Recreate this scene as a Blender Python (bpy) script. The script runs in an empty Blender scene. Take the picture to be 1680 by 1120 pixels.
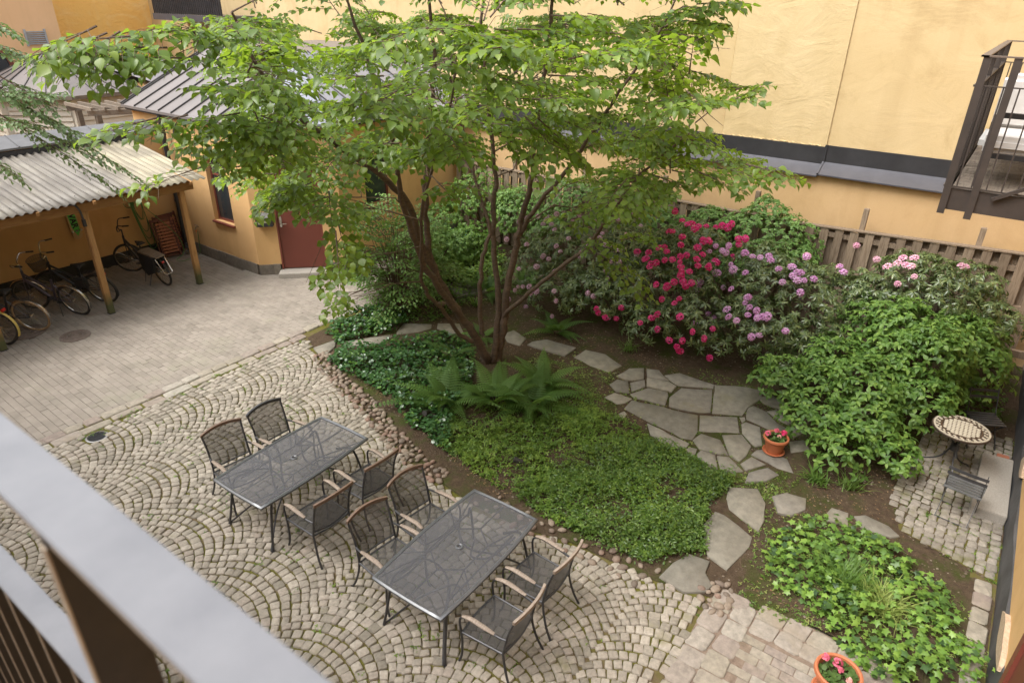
import bpy, bmesh, math, random
import numpy as np
from mathutils import Matrix, Vector
random.seed(7); rng = np.random.default_rng(7)
S = bpy.context.scene; COL = S.collection
PI = math.pi; R = math.radians

# ------------------------------------------------------------------ camera
CH = 5.8; F = 1108.32; TH = 0.472073; RO = -0.01649398; AZ = 0.62603997
cth, sth = math.cos(TH), math.sin(TH)
fwd = np.array([math.cos(AZ)*cth, math.sin(AZ)*cth, -sth])
rt0 = np.array([math.sin(AZ), -math.cos(AZ), 0.0]); dn0 = np.cross(fwd, rt0)
rt = math.cos(RO)*rt0 + math.sin(RO)*dn0; dn = -math.sin(RO)*rt0 + math.cos(RO)*dn0
cam_d = bpy.data.cameras.new('camera'); cam = bpy.data.objects.new('camera', cam_d); COL.objects.link(cam)
M = Matrix.Identity(4)
for i in range(3): M[i][0] = rt[i]; M[i][1] = -dn[i]; M[i][2] = -fwd[i]
M[2][3] = CH
cam.matrix_world = M
cam_d.sensor_width = 36; cam_d.lens = 36*F/1680; cam_d.clip_start = 0.02; cam_d.clip_end = 500
cam_d.dof.use_dof = True; cam_d.dof.focus_distance = 9.0; cam_d.dof.aperture_fstop = 4.0
S.camera = cam
# ------------------------------------------------------------------ light
w = bpy.data.worlds.new('World'); S.world = w; w.use_nodes = True
nt = w.node_tree; nt.nodes.clear()
SUN_EL, SUN_AZ = 58.0, 150.0      # degrees, azimuth counted from +X towards +Y
sky = nt.nodes.new('ShaderNodeTexSky'); sky.sky_type = 'NISHITA'; sky.sun_disc = False
sky.sun_elevation = R(SUN_EL); sky.sun_rotation = R(90-SUN_AZ); sky.air_density = 1.6; sky.dust_density = 4.0; sky.ozone_density = 1.0
hs = nt.nodes.new('ShaderNodeHueSaturation'); hs.inputs['Saturation'].default_value = 0.22
bg = nt.nodes.new('ShaderNodeBackground'); bg.inputs['Strength'].default_value = 0.15
wo = nt.nodes.new('ShaderNodeOutputWorld')
nt.links.new(sky.outputs[0], hs.inputs['Color']); nt.links.new(hs.outputs[0], bg.inputs[0]); nt.links.new(bg.outputs[0], wo.inputs[0])
sd = bpy.data.lights.new('sun', 'SUN'); sd.energy = 1.3; sd.angle = R(35); sd.color = (1.0, 0.95, 0.88)
so = bpy.data.objects.new('sun', sd); COL.objects.link(so)
sv = Vector((math.cos(R(SUN_EL))*math.cos(R(SUN_AZ)), math.cos(R(SUN_EL))*math.sin(R(SUN_AZ)), math.sin(R(SUN_EL))))
so.rotation_euler = sv.to_track_quat('Z', 'Y').to_euler(); so.location = sv*30
S.view_settings.view_transform = 'Standard'; S.view_settings.look = 'None'
S.view_settings.exposure = 1.3; S.view_settings.gamma = 1.0; S.view_settings.use_curve_mapping = False

# ------------------------------------------------------------------ helpers: pixel of the photograph -> place
def ray(u, v): return rt*(u-840)/F + dn*(v-560)/F + fwd
def G(u, v, z=0.0):
    r = ray(u, v); t = (z-CH)/r[2]; return (r[0]*t, r[1]*t)
def GR(u, v, rr):
    r = ray(u, v); t = rr/math.hypot(r[0], r[1]); return np.array([r[0]*t, r[1]*t, CH+r[2]*t])
def PX(u, v, X):
    r = ray(u, v); t = X/r[0]; return (r[1]*t, CH+r[2]*t)
def PY(u, v, Y):
    r = ray(u, v); t = Y/r[1]; return (r[0]*t, CH+r[2]*t)
def proj(P):
    P = np.atleast_2d(np.asarray(P, float)) - np.array([0, 0, CH])
    z = P@fwd; z = np.where(np.abs(z) < 1e-6, 1e-6, z)
    return np.stack([840+F*(P@rt)/z, 560+F*(P@dn)/z, z], 1)
def inpoly(x, y, poly):
    x = np.asarray(x, float); y = np.asarray(y, float); ins = np.zeros(x.shape, bool)
    n = len(poly)
    for i in range(n):
        x1, y1 = poly[i]; x2, y2 = poly[(i+1) % n]
        if y1 == y2: continue
        c = ((y1 > y) != (y2 > y)) & (x < (x2-x1)*(y-y1)/(y2-y1)+x1)
        ins ^= c
    return ins

# ------------------------------------------------------------------ helpers: objects
def tag(o, label=None, cat=None, group=None, kind=None):
    if label: o['label'] = label
    if cat: o['category'] = cat
    if group: o['group'] = group
    if kind: o['kind'] = kind
    return o
def thing(name, label, cat, loc=(0, 0, 0), rz=0.0, group=None):
    o = bpy.data.objects.new(name, None); COL.objects.link(o); o.empty_display_size = 0.2
    o.location = loc; o.rotation_euler = (0, 0, rz)
    return tag(o, label, cat, group)
def wm(o):
    m = o.matrix_basis
    if o.parent: return wm(o.parent) @ o.matrix_parent_inverse @ m
    return m.copy()
def par(o, p, world=False):
    if p is None: return o
    o.parent = p
    if world: o.matrix_parent_inverse = wm(p).inverted()
    return o
def copy_tree(o, parent=None):
    c = o.copy(); COL.objects.link(c)
    if parent is not None: c.parent = parent; c.matrix_parent_inverse = o.matrix_parent_inverse.copy()
    for ch in KIDS.get(o.name, []): copy_tree(ch, c)
    return c
KIDS = {}
def link(name, me, parent=None, world=False):
    o = bpy.data.objects.new(name, me); COL.objects.link(o)
    if parent is not None:
        par(o, parent, world); KIDS.setdefault(parent.name, []).append(o)
    return o
class MB:
    def __init__(s): s.v = []; s.f = []; s.m = []; s.mi = 0
    def add(s, vs, fs):
        b = len(s.v); s.v.extend([tuple(map(float, p)) for p in vs]); s.f.extend([tuple(b+i for i in f) for f in fs]); s.m.extend([s.mi]*len(fs)); return s
    def box(s, x0, y0, z0, x1, y1, z1, mtx=None):
        vs = [(x, y, z) for z in (z0, z1) for y in (y0, y1) for x in (x0, x1)]
        if mtx is not None: vs = [tuple(mtx @ Vector(p)) for p in vs]
        return s.add(vs, [(0, 2, 3, 1), (4, 5, 7, 6), (0, 1, 5, 4), (2, 6, 7, 3), (0, 4, 6, 2), (1, 3, 7, 5)])
    def bar(s, p, q, wd, ht, up=(0, 0, 1)):
        p, q, up = Vector(p), Vector(q), Vector(up); d = (q-p).normalized()
        x = d.cross(up)
        if x.length < 1e-4: x = d.cross(Vector((1, 0, 0)))
        x.normalize(); y = x.cross(d)
        vs = [tuple(c + x*a*wd/2 + y*b*ht/2) for c in (p, q) for b in (-1, 1) for a in (-1, 1)]
        return s.add(vs, [(0, 1, 3, 2), (4, 6, 7, 5), (0, 4, 5, 1), (2, 3, 7, 6), (0, 2, 6, 4), (1, 5, 7, 3)])
    def tube(s, pts, r, n=8, closed=False, flat=None):
        P = [Vector(p) for p in pts]; m = len(P)
        rs = r if isinstance(r, (list, tuple)) else [r]*m
        T = []
        for i in range(m):
            a = P[(i-1) % m] if (closed or i > 0) else P[i]; b = P[(i+1) % m] if (closed or i < m-1) else P[i]
            T.append((b-a).normalized() if (b-a).length > 1e-9 else Vector((0, 0, 1)))
        nrm = T[0].orthogonal().normalized()
        if abs(T[0].z) < 0.9: nrm = (Vector((0, 0, 1)) - T[0]*T[0].z).normalized()
        vs = []
        for i in range(m):
            nrm = (nrm - T[i]*nrm.dot(T[i]));
            nrm = nrm.normalized() if nrm.length > 1e-6 else T[i].orthogonal().normalized()
            bn = T[i].cross(nrm)
            for k in range(n):
                a = 2*PI*k/n; fl = flat if flat else 1.0
                vs.append(tuple(P[i] + (nrm*math.cos(a)*fl + bn*math.sin(a))*rs[i]))
        fs = []
        for i in range(m if closed else m-1):
            j = (i+1) % m
            for k in range(n): fs.append((i*n+k, i*n+(k+1) % n, j*n+(k+1) % n, j*n+k))
        if not closed: fs.append(tuple(range(n-1, -1, -1))); fs.append(tuple((m-1)*n+k for k in range(n)))
        return s.add(vs, fs)
    def lathe(s, prof, n=24, c=(0, 0, 0), closed=False):
        vs = []; m = len(prof)
        for r_, z in prof:
            for k in range(n): a = 2*PI*k/n; vs.append((c[0]+r_*math.cos(a), c[1]+r_*math.sin(a), c[2]+z))
        fs = []
        for i in range(m-1):
            for k in range(n): fs.append((i*n+k, i*n+(k+1) % n, (i+1)*n+(k+1) % n, (i+1)*n+k))
        return s.add(vs, fs)
    def poly(s, pts, z0, z1, inset=0.0):
        n = len(pts); area = sum(pts[i][0]*pts[(i+1) % n][1]-pts[(i+1) % n][0]*pts[i][1] for i in range(n))
        if area < 0: pts = pts[::-1]
        vs = [(x, y, z0) for x, y in pts]; cx = sum(p[0] for p in pts)/n; cy = sum(p[1] for p in pts)/n
        if inset:
            vs += [(x, y, z1-inset) for x, y in pts]
            for x, y in pts:
                d = math.hypot(x-cx, y-cy); k = 1-inset*1.3/max(d, .01); vs.append((cx+(x-cx)*k, cy+(y-cy)*k, z1))
            rings = 3
        else: vs += [(x, y, z1) for x, y in pts]; rings = 2
        fs = []
        for r_ in range(rings-1):
            for i in range(n): fs.append((r_*n+i, r_*n+(i+1) % n, (r_+1)*n+(i+1) % n, (r_+1)*n+i))
        fs.append(tuple((rings-1)*n+i for i in range(n)))
        return s.add(vs, fs)
    def mesh(s, name, mats, smooth=True, bevel=0, ang=35):
        me = bpy.data.meshes.new(name); me.from_pydata(s.v, [], s.f)
        for m in (mats if isinstance(mats, (list, tuple)) else [mats]): me.materials.append(m)
        if s.mi or any(s.m): me.polygons.foreach_set('material_index', s.m)
        if bevel:
            bm = bmesh.new(); bm.from_mesh(me); bmesh.ops.bevel(bm, geom=bm.edges[:], offset=bevel, segments=2, affect='EDGES', clamp_overlap=True); bm.to_mesh(me); bm.free()
        if smooth:
            me.polygons.foreach_set('use_smooth', [True]*len(me.polygons)); me.set_sharp_from_angle(angle=R(ang))
        me.update(); return me
    def build(s, name, mats, parent=None, smooth=True, bevel=0, world=False, ang=35):
        return link(name, s.mesh(name, mats, smooth, bevel, ang), parent, world)
def struct(o): o['kind'] = 'structure'; return o
def smooth_path(pts, k=6):
    P = [np.array(p, float) for p in pts]; P = [2*P[0]-P[1]]+P+[2*P[-1]-P[-2]]; out = []
    for i in range(1, len(P)-2):
        for j in range(k):
            t = j/k; out.append(tuple(0.5*(2*P[i]+(P[i+1]-P[i-1])*t+(2*P[i-1]-5*P[i]+4*P[i+1]-P[i+2])*t*t+(3*P[i]-P[i-1]-3*P[i+1]+P[i+2])*t**3)))
    out.append(tuple(P[-2])); return out

# ------------------------------------------------------------------ materials
def newmat(name):
    m = bpy.data.materials.new(name); m.use_nodes = True; t = m.node_tree; t.nodes.clear()
    o = t.nodes.new('ShaderNodeOutputMaterial'); p = t.nodes.new('ShaderNodeBsdfPrincipled')
    t.links.new(p.outputs[0], o.inputs[0]); return m, t, p, o
def N(t, k, **kw):
    n = t.nodes.new(k)
    for a, b in kw.items():
        if hasattr(n, a): setattr(n, a, b)
        else: n.inputs[a].default_value = b
    return n
def noise(t, co, scale, detail=4, rough=0.55, dist=0.0):
    n = t.nodes.new('ShaderNodeTexNoise'); n.inputs['Scale'].default_value = scale; n.inputs['Detail'].default_value = detail
    n.inputs['Roughness'].default_value = rough; n.inputs['Distortion'].default_value = dist
    if co is not None: t.links.new(co, n.inputs['Vector'])
    return n.outputs['Fac']
def ramp(t, fac, stops):
    r = t.nodes.new('ShaderNodeValToRGB'); e = r.color_ramp.elements
    while len(e) > 1: e.remove(e[-1])
    e[0].position = stops[0][0]; c = stops[0][1]; e[0].color = (*c, 1) if len(c) == 3 else c
    for p, c in stops[1:]:
        x = e.new(p); x.color = (*c, 1) if len(c) == 3 else c
    t.links.new(fac, r.inputs[0]); return r.outputs[0]
def mix(t, fac, a, b, mode='MIX'):
    m = t.nodes.new('ShaderNodeMix'); m.data_type = 'RGBA'; m.blend_type = mode; m.clamp_factor = True
    for s_, x in ((0, fac), (6, a), (7, b)):
        if isinstance(x, (int, float)): m.inputs[s_].default_value = x
        elif isinstance(x, tuple): m.inputs[s_].default_value = (*x, 1)
        else: t.links.new(x, m.inputs[s_])
    return m.outputs[2]
def math_(t, op, a, b=0.0, c=None):
    m = t.nodes.new('ShaderNodeMath'); m.operation = op
    for i, x in enumerate((a, b) if c is None else (a, b, c)):
        if isinstance(x, (int, float)): m.inputs[i].default_value = x
        else: t.links.new(x, m.inputs[i])
    return m.outputs[0]
def bump(t, p, h, strength=0.3, dist=0.01):
    b = t.nodes.new('ShaderNodeBump'); b.inputs['Strength'].default_value = strength; b.inputs['Distance'].default_value = dist
    t.links.new(h, b.inputs['Height']); t.links.new(b.outputs[0], p.inputs['Normal']); return b
def wpos(t): return t.nodes.new('ShaderNodeNewGeometry').outputs['Position']
def ocoord(t): return t.nodes.new('ShaderNodeTexCoord').outputs['Object']
def var(t):
    a = t.nodes.new('ShaderNodeAttribute'); a.attribute_name = 'var'
    o = t.nodes.new('ShaderNodeObjectInfo')
    return math_(t, 'FRACT', math_(t, 'ADD', a.outputs['Fac'], o.outputs['Random']))
def simple(name, col, rough=0.6, metal=0.0, col2=None, scale=8.0, bmp=0.0, bscale=60.0, bdist=0.004, spec=0.5, useobj=False, stretch=None):
    m, t, p, o = newmat(name); co = ocoord(t) if useobj else wpos(t)
    if stretch:
        mp = N(t, 'ShaderNodeMapping'); mp.inputs['Scale'].default_value = stretch; t.links.new(co, mp.inputs[0]); co = mp.outputs[0]
    if col2 is None: col2 = tuple(c*0.78 for c in col)
    f = noise(t, co, scale, 5, 0.6)
    c = ramp(t, f, [(0.3, col2), (0.7, col)]); t.links.new(c, p.inputs['Base Color'])
    p.inputs['Roughness'].default_value = rough; p.inputs['Metallic'].default_value = metal; p.inputs['Specular IOR Level'].default_value = spec
    if bmp: bump(t, p, noise(t, co, bscale, 3), bmp, bdist)
    return m
def varied(name, stops, rough=0.75, nscale=25.0, namt=0.35, bmp=0.5, bscale=120.0, bdist=0.003, stain=None):
    """stone-like material: the stop is picked per piece (var), noise breaks it up"""
    m, t, p, o = newmat(name); co = wpos(t)
    c = ramp(t, var(t), stops)
    f = noise(t, co, nscale, 6, 0.65)
    k = ramp(t, f, [(0.3, (1-namt,)*3), (0.7, (1.0,)*3)])
    c = mix(t, 1.0, c, k, 'MULTIPLY')
    if stain:
        f2 = noise(t, co, stain[0], 4, 0.6); mk = ramp(t, f2, [(stain[1], (0, 0, 0)), (stain[2], (1, 1, 1))])
        c = mix(t, mk, c, stain[3])
    t.links.new(c, p.inputs['Base Color']); p.inputs['Roughness'].default_value = rough; p.inputs['Specular IOR Level'].default_value = 0.3
    if bmp: bump(t, p, noise(t, co, bscale, 4), bmp, bdist)
    return m
def leafmat(name, stops, rough=0.45, trans=0.35, tcol=(0.35, 0.55, 0.08), spec=0.4, back=None):
    m, t, p, o = newmat(name)
    c = ramp(t, var(t), stops)
    f = noise(t, wpos(t), 1.3, 2); c = mix(t, 1.0, c, ramp(t, f, [(0.3, (0.8,)*3), (0.7, (1.1,)*3)]), 'MULTIPLY')
    t.links.new(c, p.inputs['Base Color']); p.inputs['Roughness'].default_value = rough; p.inputs['Specular IOR Level'].default_value = spec
    tr = N(t, 'ShaderNodeBsdfTranslucent'); t.links.new(mix(t, 0.55, c, tcol), tr.inputs[0])
    ms = N(t, 'ShaderNodeMixShader'); ms.inputs[0].default_value = trans
    t.links.new(p.outputs[0], ms.inputs[1]); t.links.new(tr.outputs[0], ms.inputs[2]); t.links.new(ms.outputs[0], o.inputs[0])
    return m
def plaster(name, c1, c2, stain, big=0.25, bstr=0.6, bscale=5.0, bdist=0.02, streak=0.45):
    m, t, p, o = newmat(name); co = wpos(t)
    c = ramp(t, noise(t, co, 0.5, 5, 0.6, 0.6), [(0.32, c2), (0.62, c1)])
    st = noise(t, co, 0.9, 6, 0.7, 1.0)
    c = mix(t, math_(t, 'MULTIPLY', ramp(t, st, [(0.50, (0, 0, 0)), (0.68, (1, 1, 1))]), big), c, stain)
    mp = N(t, 'ShaderNodeMapping'); mp.inputs['Scale'].default_value = (2.5, 2.5, 0.25); t.links.new(co, mp.inputs[0])
    c = mix(t, math_(t, 'MULTIPLY', ramp(t, noise(t, mp.outputs[0], 0.9, 5), [(0.5, (0, 0, 0)), (0.75, (1, 1, 1))]), streak), c, stain)
    fine = noise(t, co, 90, 3); c = mix(t, 1.0, c, ramp(t, fine, [(0.3, (0.93,)*3), (0.7, (1.0,)*3)]), 'MULTIPLY')
    t.links.new(c, p.inputs['Base Color']); p.inputs['Roughness'].default_value = 0.9; p.inputs['Specular IOR Level'].default_value = 0.15
    mp2 = N(t, 'ShaderNodeMapping'); mp2.inputs['Scale'].default_value = (1, 0.8, 1.5); t.links.new(co, mp2.inputs[0])
    h = math_(t, 'ADD', math_(t, 'MULTIPLY', noise(t, mp2.outputs[0], bscale, 5, 0.6, 0.8), 1.0), math_(t, 'MULTIPLY', noise(t, co, 70, 3), 0.08))
    bump(t, p, h, bstr, bdist); return m
def woodmat(name, c1, c2, axis=0, rough=0.8, green=None):
    m, t, p, o = newmat(name); co = wpos(t)
    sc = [9, 9, 9]; sc[axis] = 0.9
    mp = N(t, 'ShaderNodeMapping'); mp.inputs['Scale'].default_value = sc; t.links.new(co, mp.inputs[0])
    f = noise(t, mp.outputs[0], 4.0, 5, 0.6, 0.6); c = ramp(t, f, [(0.3, c2), (0.55, c1), (0.75, tuple(x*0.8 for x in c1))])
    vv = var(t); c = mix(t, 1.0, c, ramp(t, vv, [(0, (0.75,)*3), (1, (1.1,)*3)]), 'MULTIPLY')
    if green:
        z = N(t, 'ShaderNodeSeparateXYZ'); t.links.new(co, z.inputs[0])
        g = ramp(t, math_(t, 'ADD', z.outputs[2], math_(t, 'MULTIPLY', noise(t, co, 6), 0.25)), [(0.30, (1, 1, 1)), (0.62, (0, 0, 0))]); c = mix(t, g, c, green)
    t.links.new(c, p.inputs['Base Color']); p.inputs['Roughness'].default_value = rough; p.inputs['Specular IOR Level'].default_value = 0.2
    bump(t, p, f, 0.4, 0.004); return m
def meshmat(name, col, opac):
    m, t, p, o = newmat(name); p.inputs['Base Color'].default_value = (*col, 1); p.inputs['Roughness'].default_value = 0.55
    tr = N(t, 'ShaderNodeBsdfTransparent'); ms = N(t, 'ShaderNodeMixShader'); ms.inputs[0].default_value = opac
    t.links.new(tr.outputs[0], ms.inputs[1]); t.links.new(p.outputs[0], ms.inputs[2]); t.links.new(ms.outputs[0], o.inputs[0]); return m
def glassmat(name, col=(0.03, 0.035, 0.04)):
    m, t, p, o = newmat(name); p.inputs['Base Color'].default_value = (*col, 1); p.inputs['Roughness'].default_value = 0.06; p.inputs['Specular IOR Level'].default_value = 0.9; return m

MUP = plaster('plaster_pale_yellow', (0.58, 0.445, 0.25), (0.54, 0.405, 0.215), (0.42, 0.30, 0.15), 0.6, 0.35, 1.3, 0.04)
MUPR = plaster('plaster_rough_yellow', (0.585, 0.455, 0.26), (0.56, 0.43, 0.235), (0.44, 0.33, 0.165), 0.45, 0.45, 1.7, 0.05)
MLOW = plaster('plaster_peach', (0.58, 0.40, 0.22), (0.545, 0.37, 0.19), (0.44, 0.29, 0.135), 0.35, 0.3, 8, 0.01)
MWALL = plaster('plaster_ochre', (0.68, 0.435, 0.21), (0.63, 0.395, 0.18), (0.50, 0.30, 0.125), 0.4, 0.3, 6, 0.012)
MPEACH = plaster('plaster_far_peach', (0.80, 0.52, 0.30), (0.74, 0.47, 0.26), (0.6, 0.4, 0.22), 0.2, 0.2, 6, 0.01)
MORANGE = plaster('plaster_far_orange', (0.93, 0.60, 0.20), (0.92, 0.55, 0.165), (0.94, 0.72, 0.38), 0.5, 0.6, 5.0, 0.05)
MBLACK = simple('black_base_paint', (0.035, 0.033, 0.032), 0.75, col2=(0.02, 0.02, 0.02), bmp=0.3, bscale=20, bdist=0.01)
MBLK2 = simple('grey_black_base', (0.085, 0.085, 0.09), 0.6, col2=(0.04, 0.04, 0.042), scale=3, bmp=0.4, bscale=14, bdist=0.01)
MFLASH = simple('dark_sheet_metal', (0.05, 0.05, 0.055), 0.45, 0.3, col2=(0.032, 0.032, 0.036), scale=2.5)
MLEDGE = simple('grey_sheet_metal', (0.10, 0.10, 0.115), 0.38, 0.3, col2=(0.075, 0.075, 0.088), scale=2.5)
MROOF = simple('standing_seam_metal', (0.19, 0.17, 0.165), 0.5, 0.15, col2=(0.15, 0.135, 0.13), scale=1.5)
MROOFB = simple('blue_grey_sky_sheen_metal', (0.30, 0.31, 0.36), 0.4, 0.4, col2=(0.24, 0.25, 0.30), scale=1.5)  # annex roof's own tone; on the low house it paints sky reflection
MSEAM = simple('roof_seam', (0.07, 0.065, 0.065), 0.5)
MSTEEL = simple('graphite_steel', (0.075, 0.075, 0.08), 0.38, 0.5, col2=(0.055, 0.055, 0.06))
MSTEELL = simple('grey_table_steel', (0.16, 0.165, 0.175), 0.36, 0.5, col2=(0.12, 0.125, 0.135))
MMESHT = meshmat('table_mesh', (0.085, 0.085, 0.095), 0.66)
MMESHC = meshmat('chair_sling_mesh', (0.055, 0.052, 0.052), 0.68)
MTEAK = simple('weathered_teak', (0.33, 0.27, 0.22), 0.7, col2=(0.18, 0.135, 0.105), scale=14, bmp=0.3, bscale=80, useobj=True, stretch=(1, 5, 5))
MTERRA = simple('terracotta', (0.50, 0.17, 0.075), 0.7, col2=(0.42, 0.13, 0.055), scale=6)
MPOST = woodmat('carport_wood_upright', (0.42, 0.24, 0.10), (0.27, 0.14, 0.055), 2, green=(0.10, 0.105, 0.05))
MBEAM = woodmat('carport_wood_beam', (0.40, 0.22, 0.09), (0.25, 0.125, 0.05), 0)
MFENCE = woodmat('fence_wood', (0.26, 0.20, 0.145), (0.13, 0.095, 0.065), 2)
MPERG = woodmat('pergola_wood', (0.24, 0.20, 0.16), (0.13, 0.105, 0.085), 0)
MDOOR = simple('oxblood_paint', (0.17, 0.045, 0.030), 0.5, col2=(0.15, 0.04, 0.027), scale=2, bmp=0.1)
MFRAME = simple('red_brown_paint', (0.22, 0.06, 0.04), 0.5)
MREDW = simple('mahogany_slats', (0.16, 0.05, 0.03), 0.55, col2=(0.09, 0.03, 0.02), scale=10, useobj=True)
MGLASS = glassmat('window_glass'); MCHROME = simple('chrome', (0.6, 0.58, 0.54), 0.25, 0.9, col2=(0.35, 0.32, 0.28), scale=20)
MRUB = simple('rubber', (0.03, 0.028, 0.026), 0.7); MTAN = simple('tan_tyre', (0.36, 0.24, 0.13), 0.7)
MBIKE = simple('black_bike_paint', (0.03, 0.03, 0.032), 0.35); MBIKE2 = simple('plum_bike_paint', (0.10, 0.08, 0.10), 0.35, 0.2)
MGREENH = simple('green_hose_rubber', (0.08, 0.22, 0.06), 0.45); MWHITE = simple('off_white', (0.7, 0.68, 0.62), 0.5)
MRED = simple('red_reflector', (0.55, 0.03, 0.02), 0.3); MYEL = simple('yellow_mudguard', (0.65, 0.5, 0.14), 0.5)
MKIOSK = simple('grey_beige_boards', (0.62, 0.575, 0.49), 0.7, col2=(0.54, 0.50, 0.42), scale=3)
MGREENW = simple('green_window_paint', (0.17, 0.29, 0.21), 0.5)
MGRAN = varied('granite_block', [(0, (0.36, 0.33, 0.29)), (1, (0.42, 0.39, 0.35))], 0.8, 60, 0.3, 0.4)
MSETT = varied('granite_setts', [(0, (0.23, 0.205, 0.165)), (0.3, (0.365, 0.325, 0.27)), (0.55, (0.305, 0.27, 0.225)), (0.8, (0.42, 0.375, 0.315)), (1, (0.325, 0.28, 0.235))], 0.8, 30, 0.35, 0.9, 90, 0.004, stain=(3.0, 0.6, 0.75, (0.22, 0.20, 0.13)))
MPAV = varied('concrete_pavers', [(0, (0.25, 0.22, 0.185)), (0.5, (0.305, 0.27, 0.23)), (1, (0.275, 0.24, 0.205))], 0.85, 2.2, 0.25, 0.4, 150, 0.002, stain=(0.7, 0.56, 0.75, (0.24, 0.23, 0.17)))
MBIG = varied('old_granite', [(0, (0.30, 0.265, 0.21)), (0.4, (0.36, 0.32, 0.26)), (0.7, (0.28, 0.225, 0.195)), (1, (0.40, 0.37, 0.315))], 0.85, 14, 0.4, 1.0, 50, 0.006, stain=(2.2, 0.55, 0.7, (0.26, 0.22, 0.17)))
MFLAG = varied('flagstone', [(0, (0.20, 0.185, 0.155)), (0.4, (0.29, 0.265, 0.215)), (0.75, (0.245, 0.225, 0.195)), (1, (0.34, 0.31, 0.255))], 0.85, 9, 0.38, 0.9, 35, 0.006, stain=(1.6, 0.58, 0.75, (0.2, 0.18, 0.12)))
MSETTD = varied('old_grey_setts', [(0, (0.21, 0.185, 0.155)), (0.5, (0.29, 0.26, 0.22)), (1, (0.34, 0.305, 0.26))], 0.8, 30, 0.35, 0.9, 90, 0.004, stain=(3.0, 0.5, 0.65, (0.16, 0.15, 0.09)))
MPEB = varied('river_cobbles', [(0, (0.235, 0.15, 0.115)), (0.3, (0.22, 0.18, 0.14)), (0.6, (0.28, 0.22, 0.17)), (0.8, (0.16, 0.13, 0.105)), (1, (0.27, 0.18, 0.14))], 0.7, 40, 0.3, 0.3)
def soilmat(name, a, b, moss, m0=0.5, m1=0.62, ms=2.0, bd=0.02):
    m, t, p, o = newmat(name); co = wpos(t)
    c = ramp(t, noise(t, co, 14, 8, 0.75), [(0.3, a), (0.62, b), (0.8, tuple(x*1.6 for x in b))])
    mk = ramp(t, noise(t, co, ms, 6, 0.7), [(m0, (0, 0, 0)), (m1, (1, 1, 1))]); c = mix(t, mk, c, moss)
    t.links.new(c, p.inputs['Base Color']); p.inputs['Roughness'].default_value = 0.95; p.inputs['Specular IOR Level'].default_value = 0.1
    bump(t, p, noise(t, co, 45, 6, 0.7), 0.9, bd); return m
MSOIL = soilmat('garden_soil', (0.045, 0.030, 0.020), (0.095, 0.068, 0.046), (0.05, 0.06, 0.016), 0.48, 0.62, 1.8)
MJOINT = soilmat('joint_sand_moss', (0.085, 0.056, 0.034), (0.145, 0.108, 0.07), (0.105, 0.10, 0.022), 0.38, 0.56, 2.2, 0.008)
MJOINT2 = soilmat('paver_joint_sand', (0.09, 0.073, 0.055), (0.14, 0.115, 0.088), (0.09, 0.085, 0.045), 0.55, 0.7, 1.0, 0.004)
MJOINT3 = soilmat('sandy_brown_joint', (0.15, 0.11, 0.085), (0.24, 0.185, 0.145), (0.13, 0.12, 0.06), .6, .75, 2.0, .01)
MGROUND = soilmat('courtyard_ground', (0.16, 0.14, 0.12), (0.24, 0.21, 0.18), (0.12, 0.11, 0.06))
MBARK = simple('reddish_bark', (0.145, 0.095, 0.065), 0.85, col2=(0.07, 0.048, 0.035), scale=9, bmp=0.9, bscale=26, bdist=0.02, stretch=(1, 1, 3))
MTWIG = simple('twig_bark', (0.10, 0.06, 0.035), 0.8)
# ------------------------------------------------------------------ many small pieces
def frames(d, n):
    d = d/np.linalg.norm(d, axis=1, keepdims=True)
    z = n-(n*d).sum(1, keepdims=True)*d; z /= np.maximum(np.linalg.norm(z, axis=1, keepdims=True), 1e-6)
    x = np.cross(d, z); return np.stack([x, d, z], 2)
def joined(name, templates, which, P, Rm, Sc, mat, parent, world=True, smooth=True, kind='stuff', vr=None):
    vs, lv, lt, va = [], [], [], []; off = 0
    if vr is None: vr = rng.random(len(P))
    for k, (tv, tf) in enumerate(templates):
        ix = np.where(which == k)[0]
        if len(ix) == 0: continue
        tv = np.asarray(tv, float); n = len(ix)
        loc = tv[None]*Sc[ix][:, None, :]
        w_ = np.einsum('nij,nkj->nki', Rm[ix], loc)+P[ix][:, None, :]
        vs.append(w_.reshape(-1, 3)); va.append(np.repeat(vr[ix], len(tv)))
        fl = np.concatenate([np.array(f) for f in tf]); tot = np.array([len(f) for f in tf])
        lv.append((fl[None]+off+(np.arange(n)*len(tv))[:, None]).ravel()); lt.append(np.tile(tot, n)); off += n*len(tv)
    if not vs: return None
    V = np.concatenate(vs).astype(np.float32); L = np.concatenate(lv).astype(np.int32); T = np.concatenate(lt).astype(np.int32)
    me = bpy.data.meshes.new(name); me.vertices.add(len(V)); me.vertices.foreach_set('co', V.ravel())
    me.loops.add(len(L)); me.loops.foreach_set('vertex_index', L)
    me.polygons.add(len(T)); st = np.concatenate([[0], np.cumsum(T)[:-1]]).astype(np.int32); me.polygons.foreach_set('loop_start', st)
    me.update(calc_edges=True)
    a = me.attributes.new('var', 'FLOAT', 'POINT'); a.data.foreach_set('value', np.concatenate(va).astype(np.float32))
    if smooth: me.polygons.foreach_set('use_smooth', np.ones(len(T), bool))
    me.materials.append(mat)
    o = link(name, me, parent, world)
    if kind: o['kind'] = kind
    return o
_tm = {}
def tmesh(name, tpl, mat, smooth=True, sharp=None):
    me = bpy.data.meshes.new(name); me.from_pydata([tuple(map(float, v)) for v in tpl[0]], [], [tuple(map(int, f)) for f in tpl[1]])
    me.materials.append(mat)
    if smooth: me.polygons.foreach_set('use_smooth', [True]*len(me.polygons))
    if sharp: me.set_sharp_from_angle(angle=R(sharp))
    me.update(); return me
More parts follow.
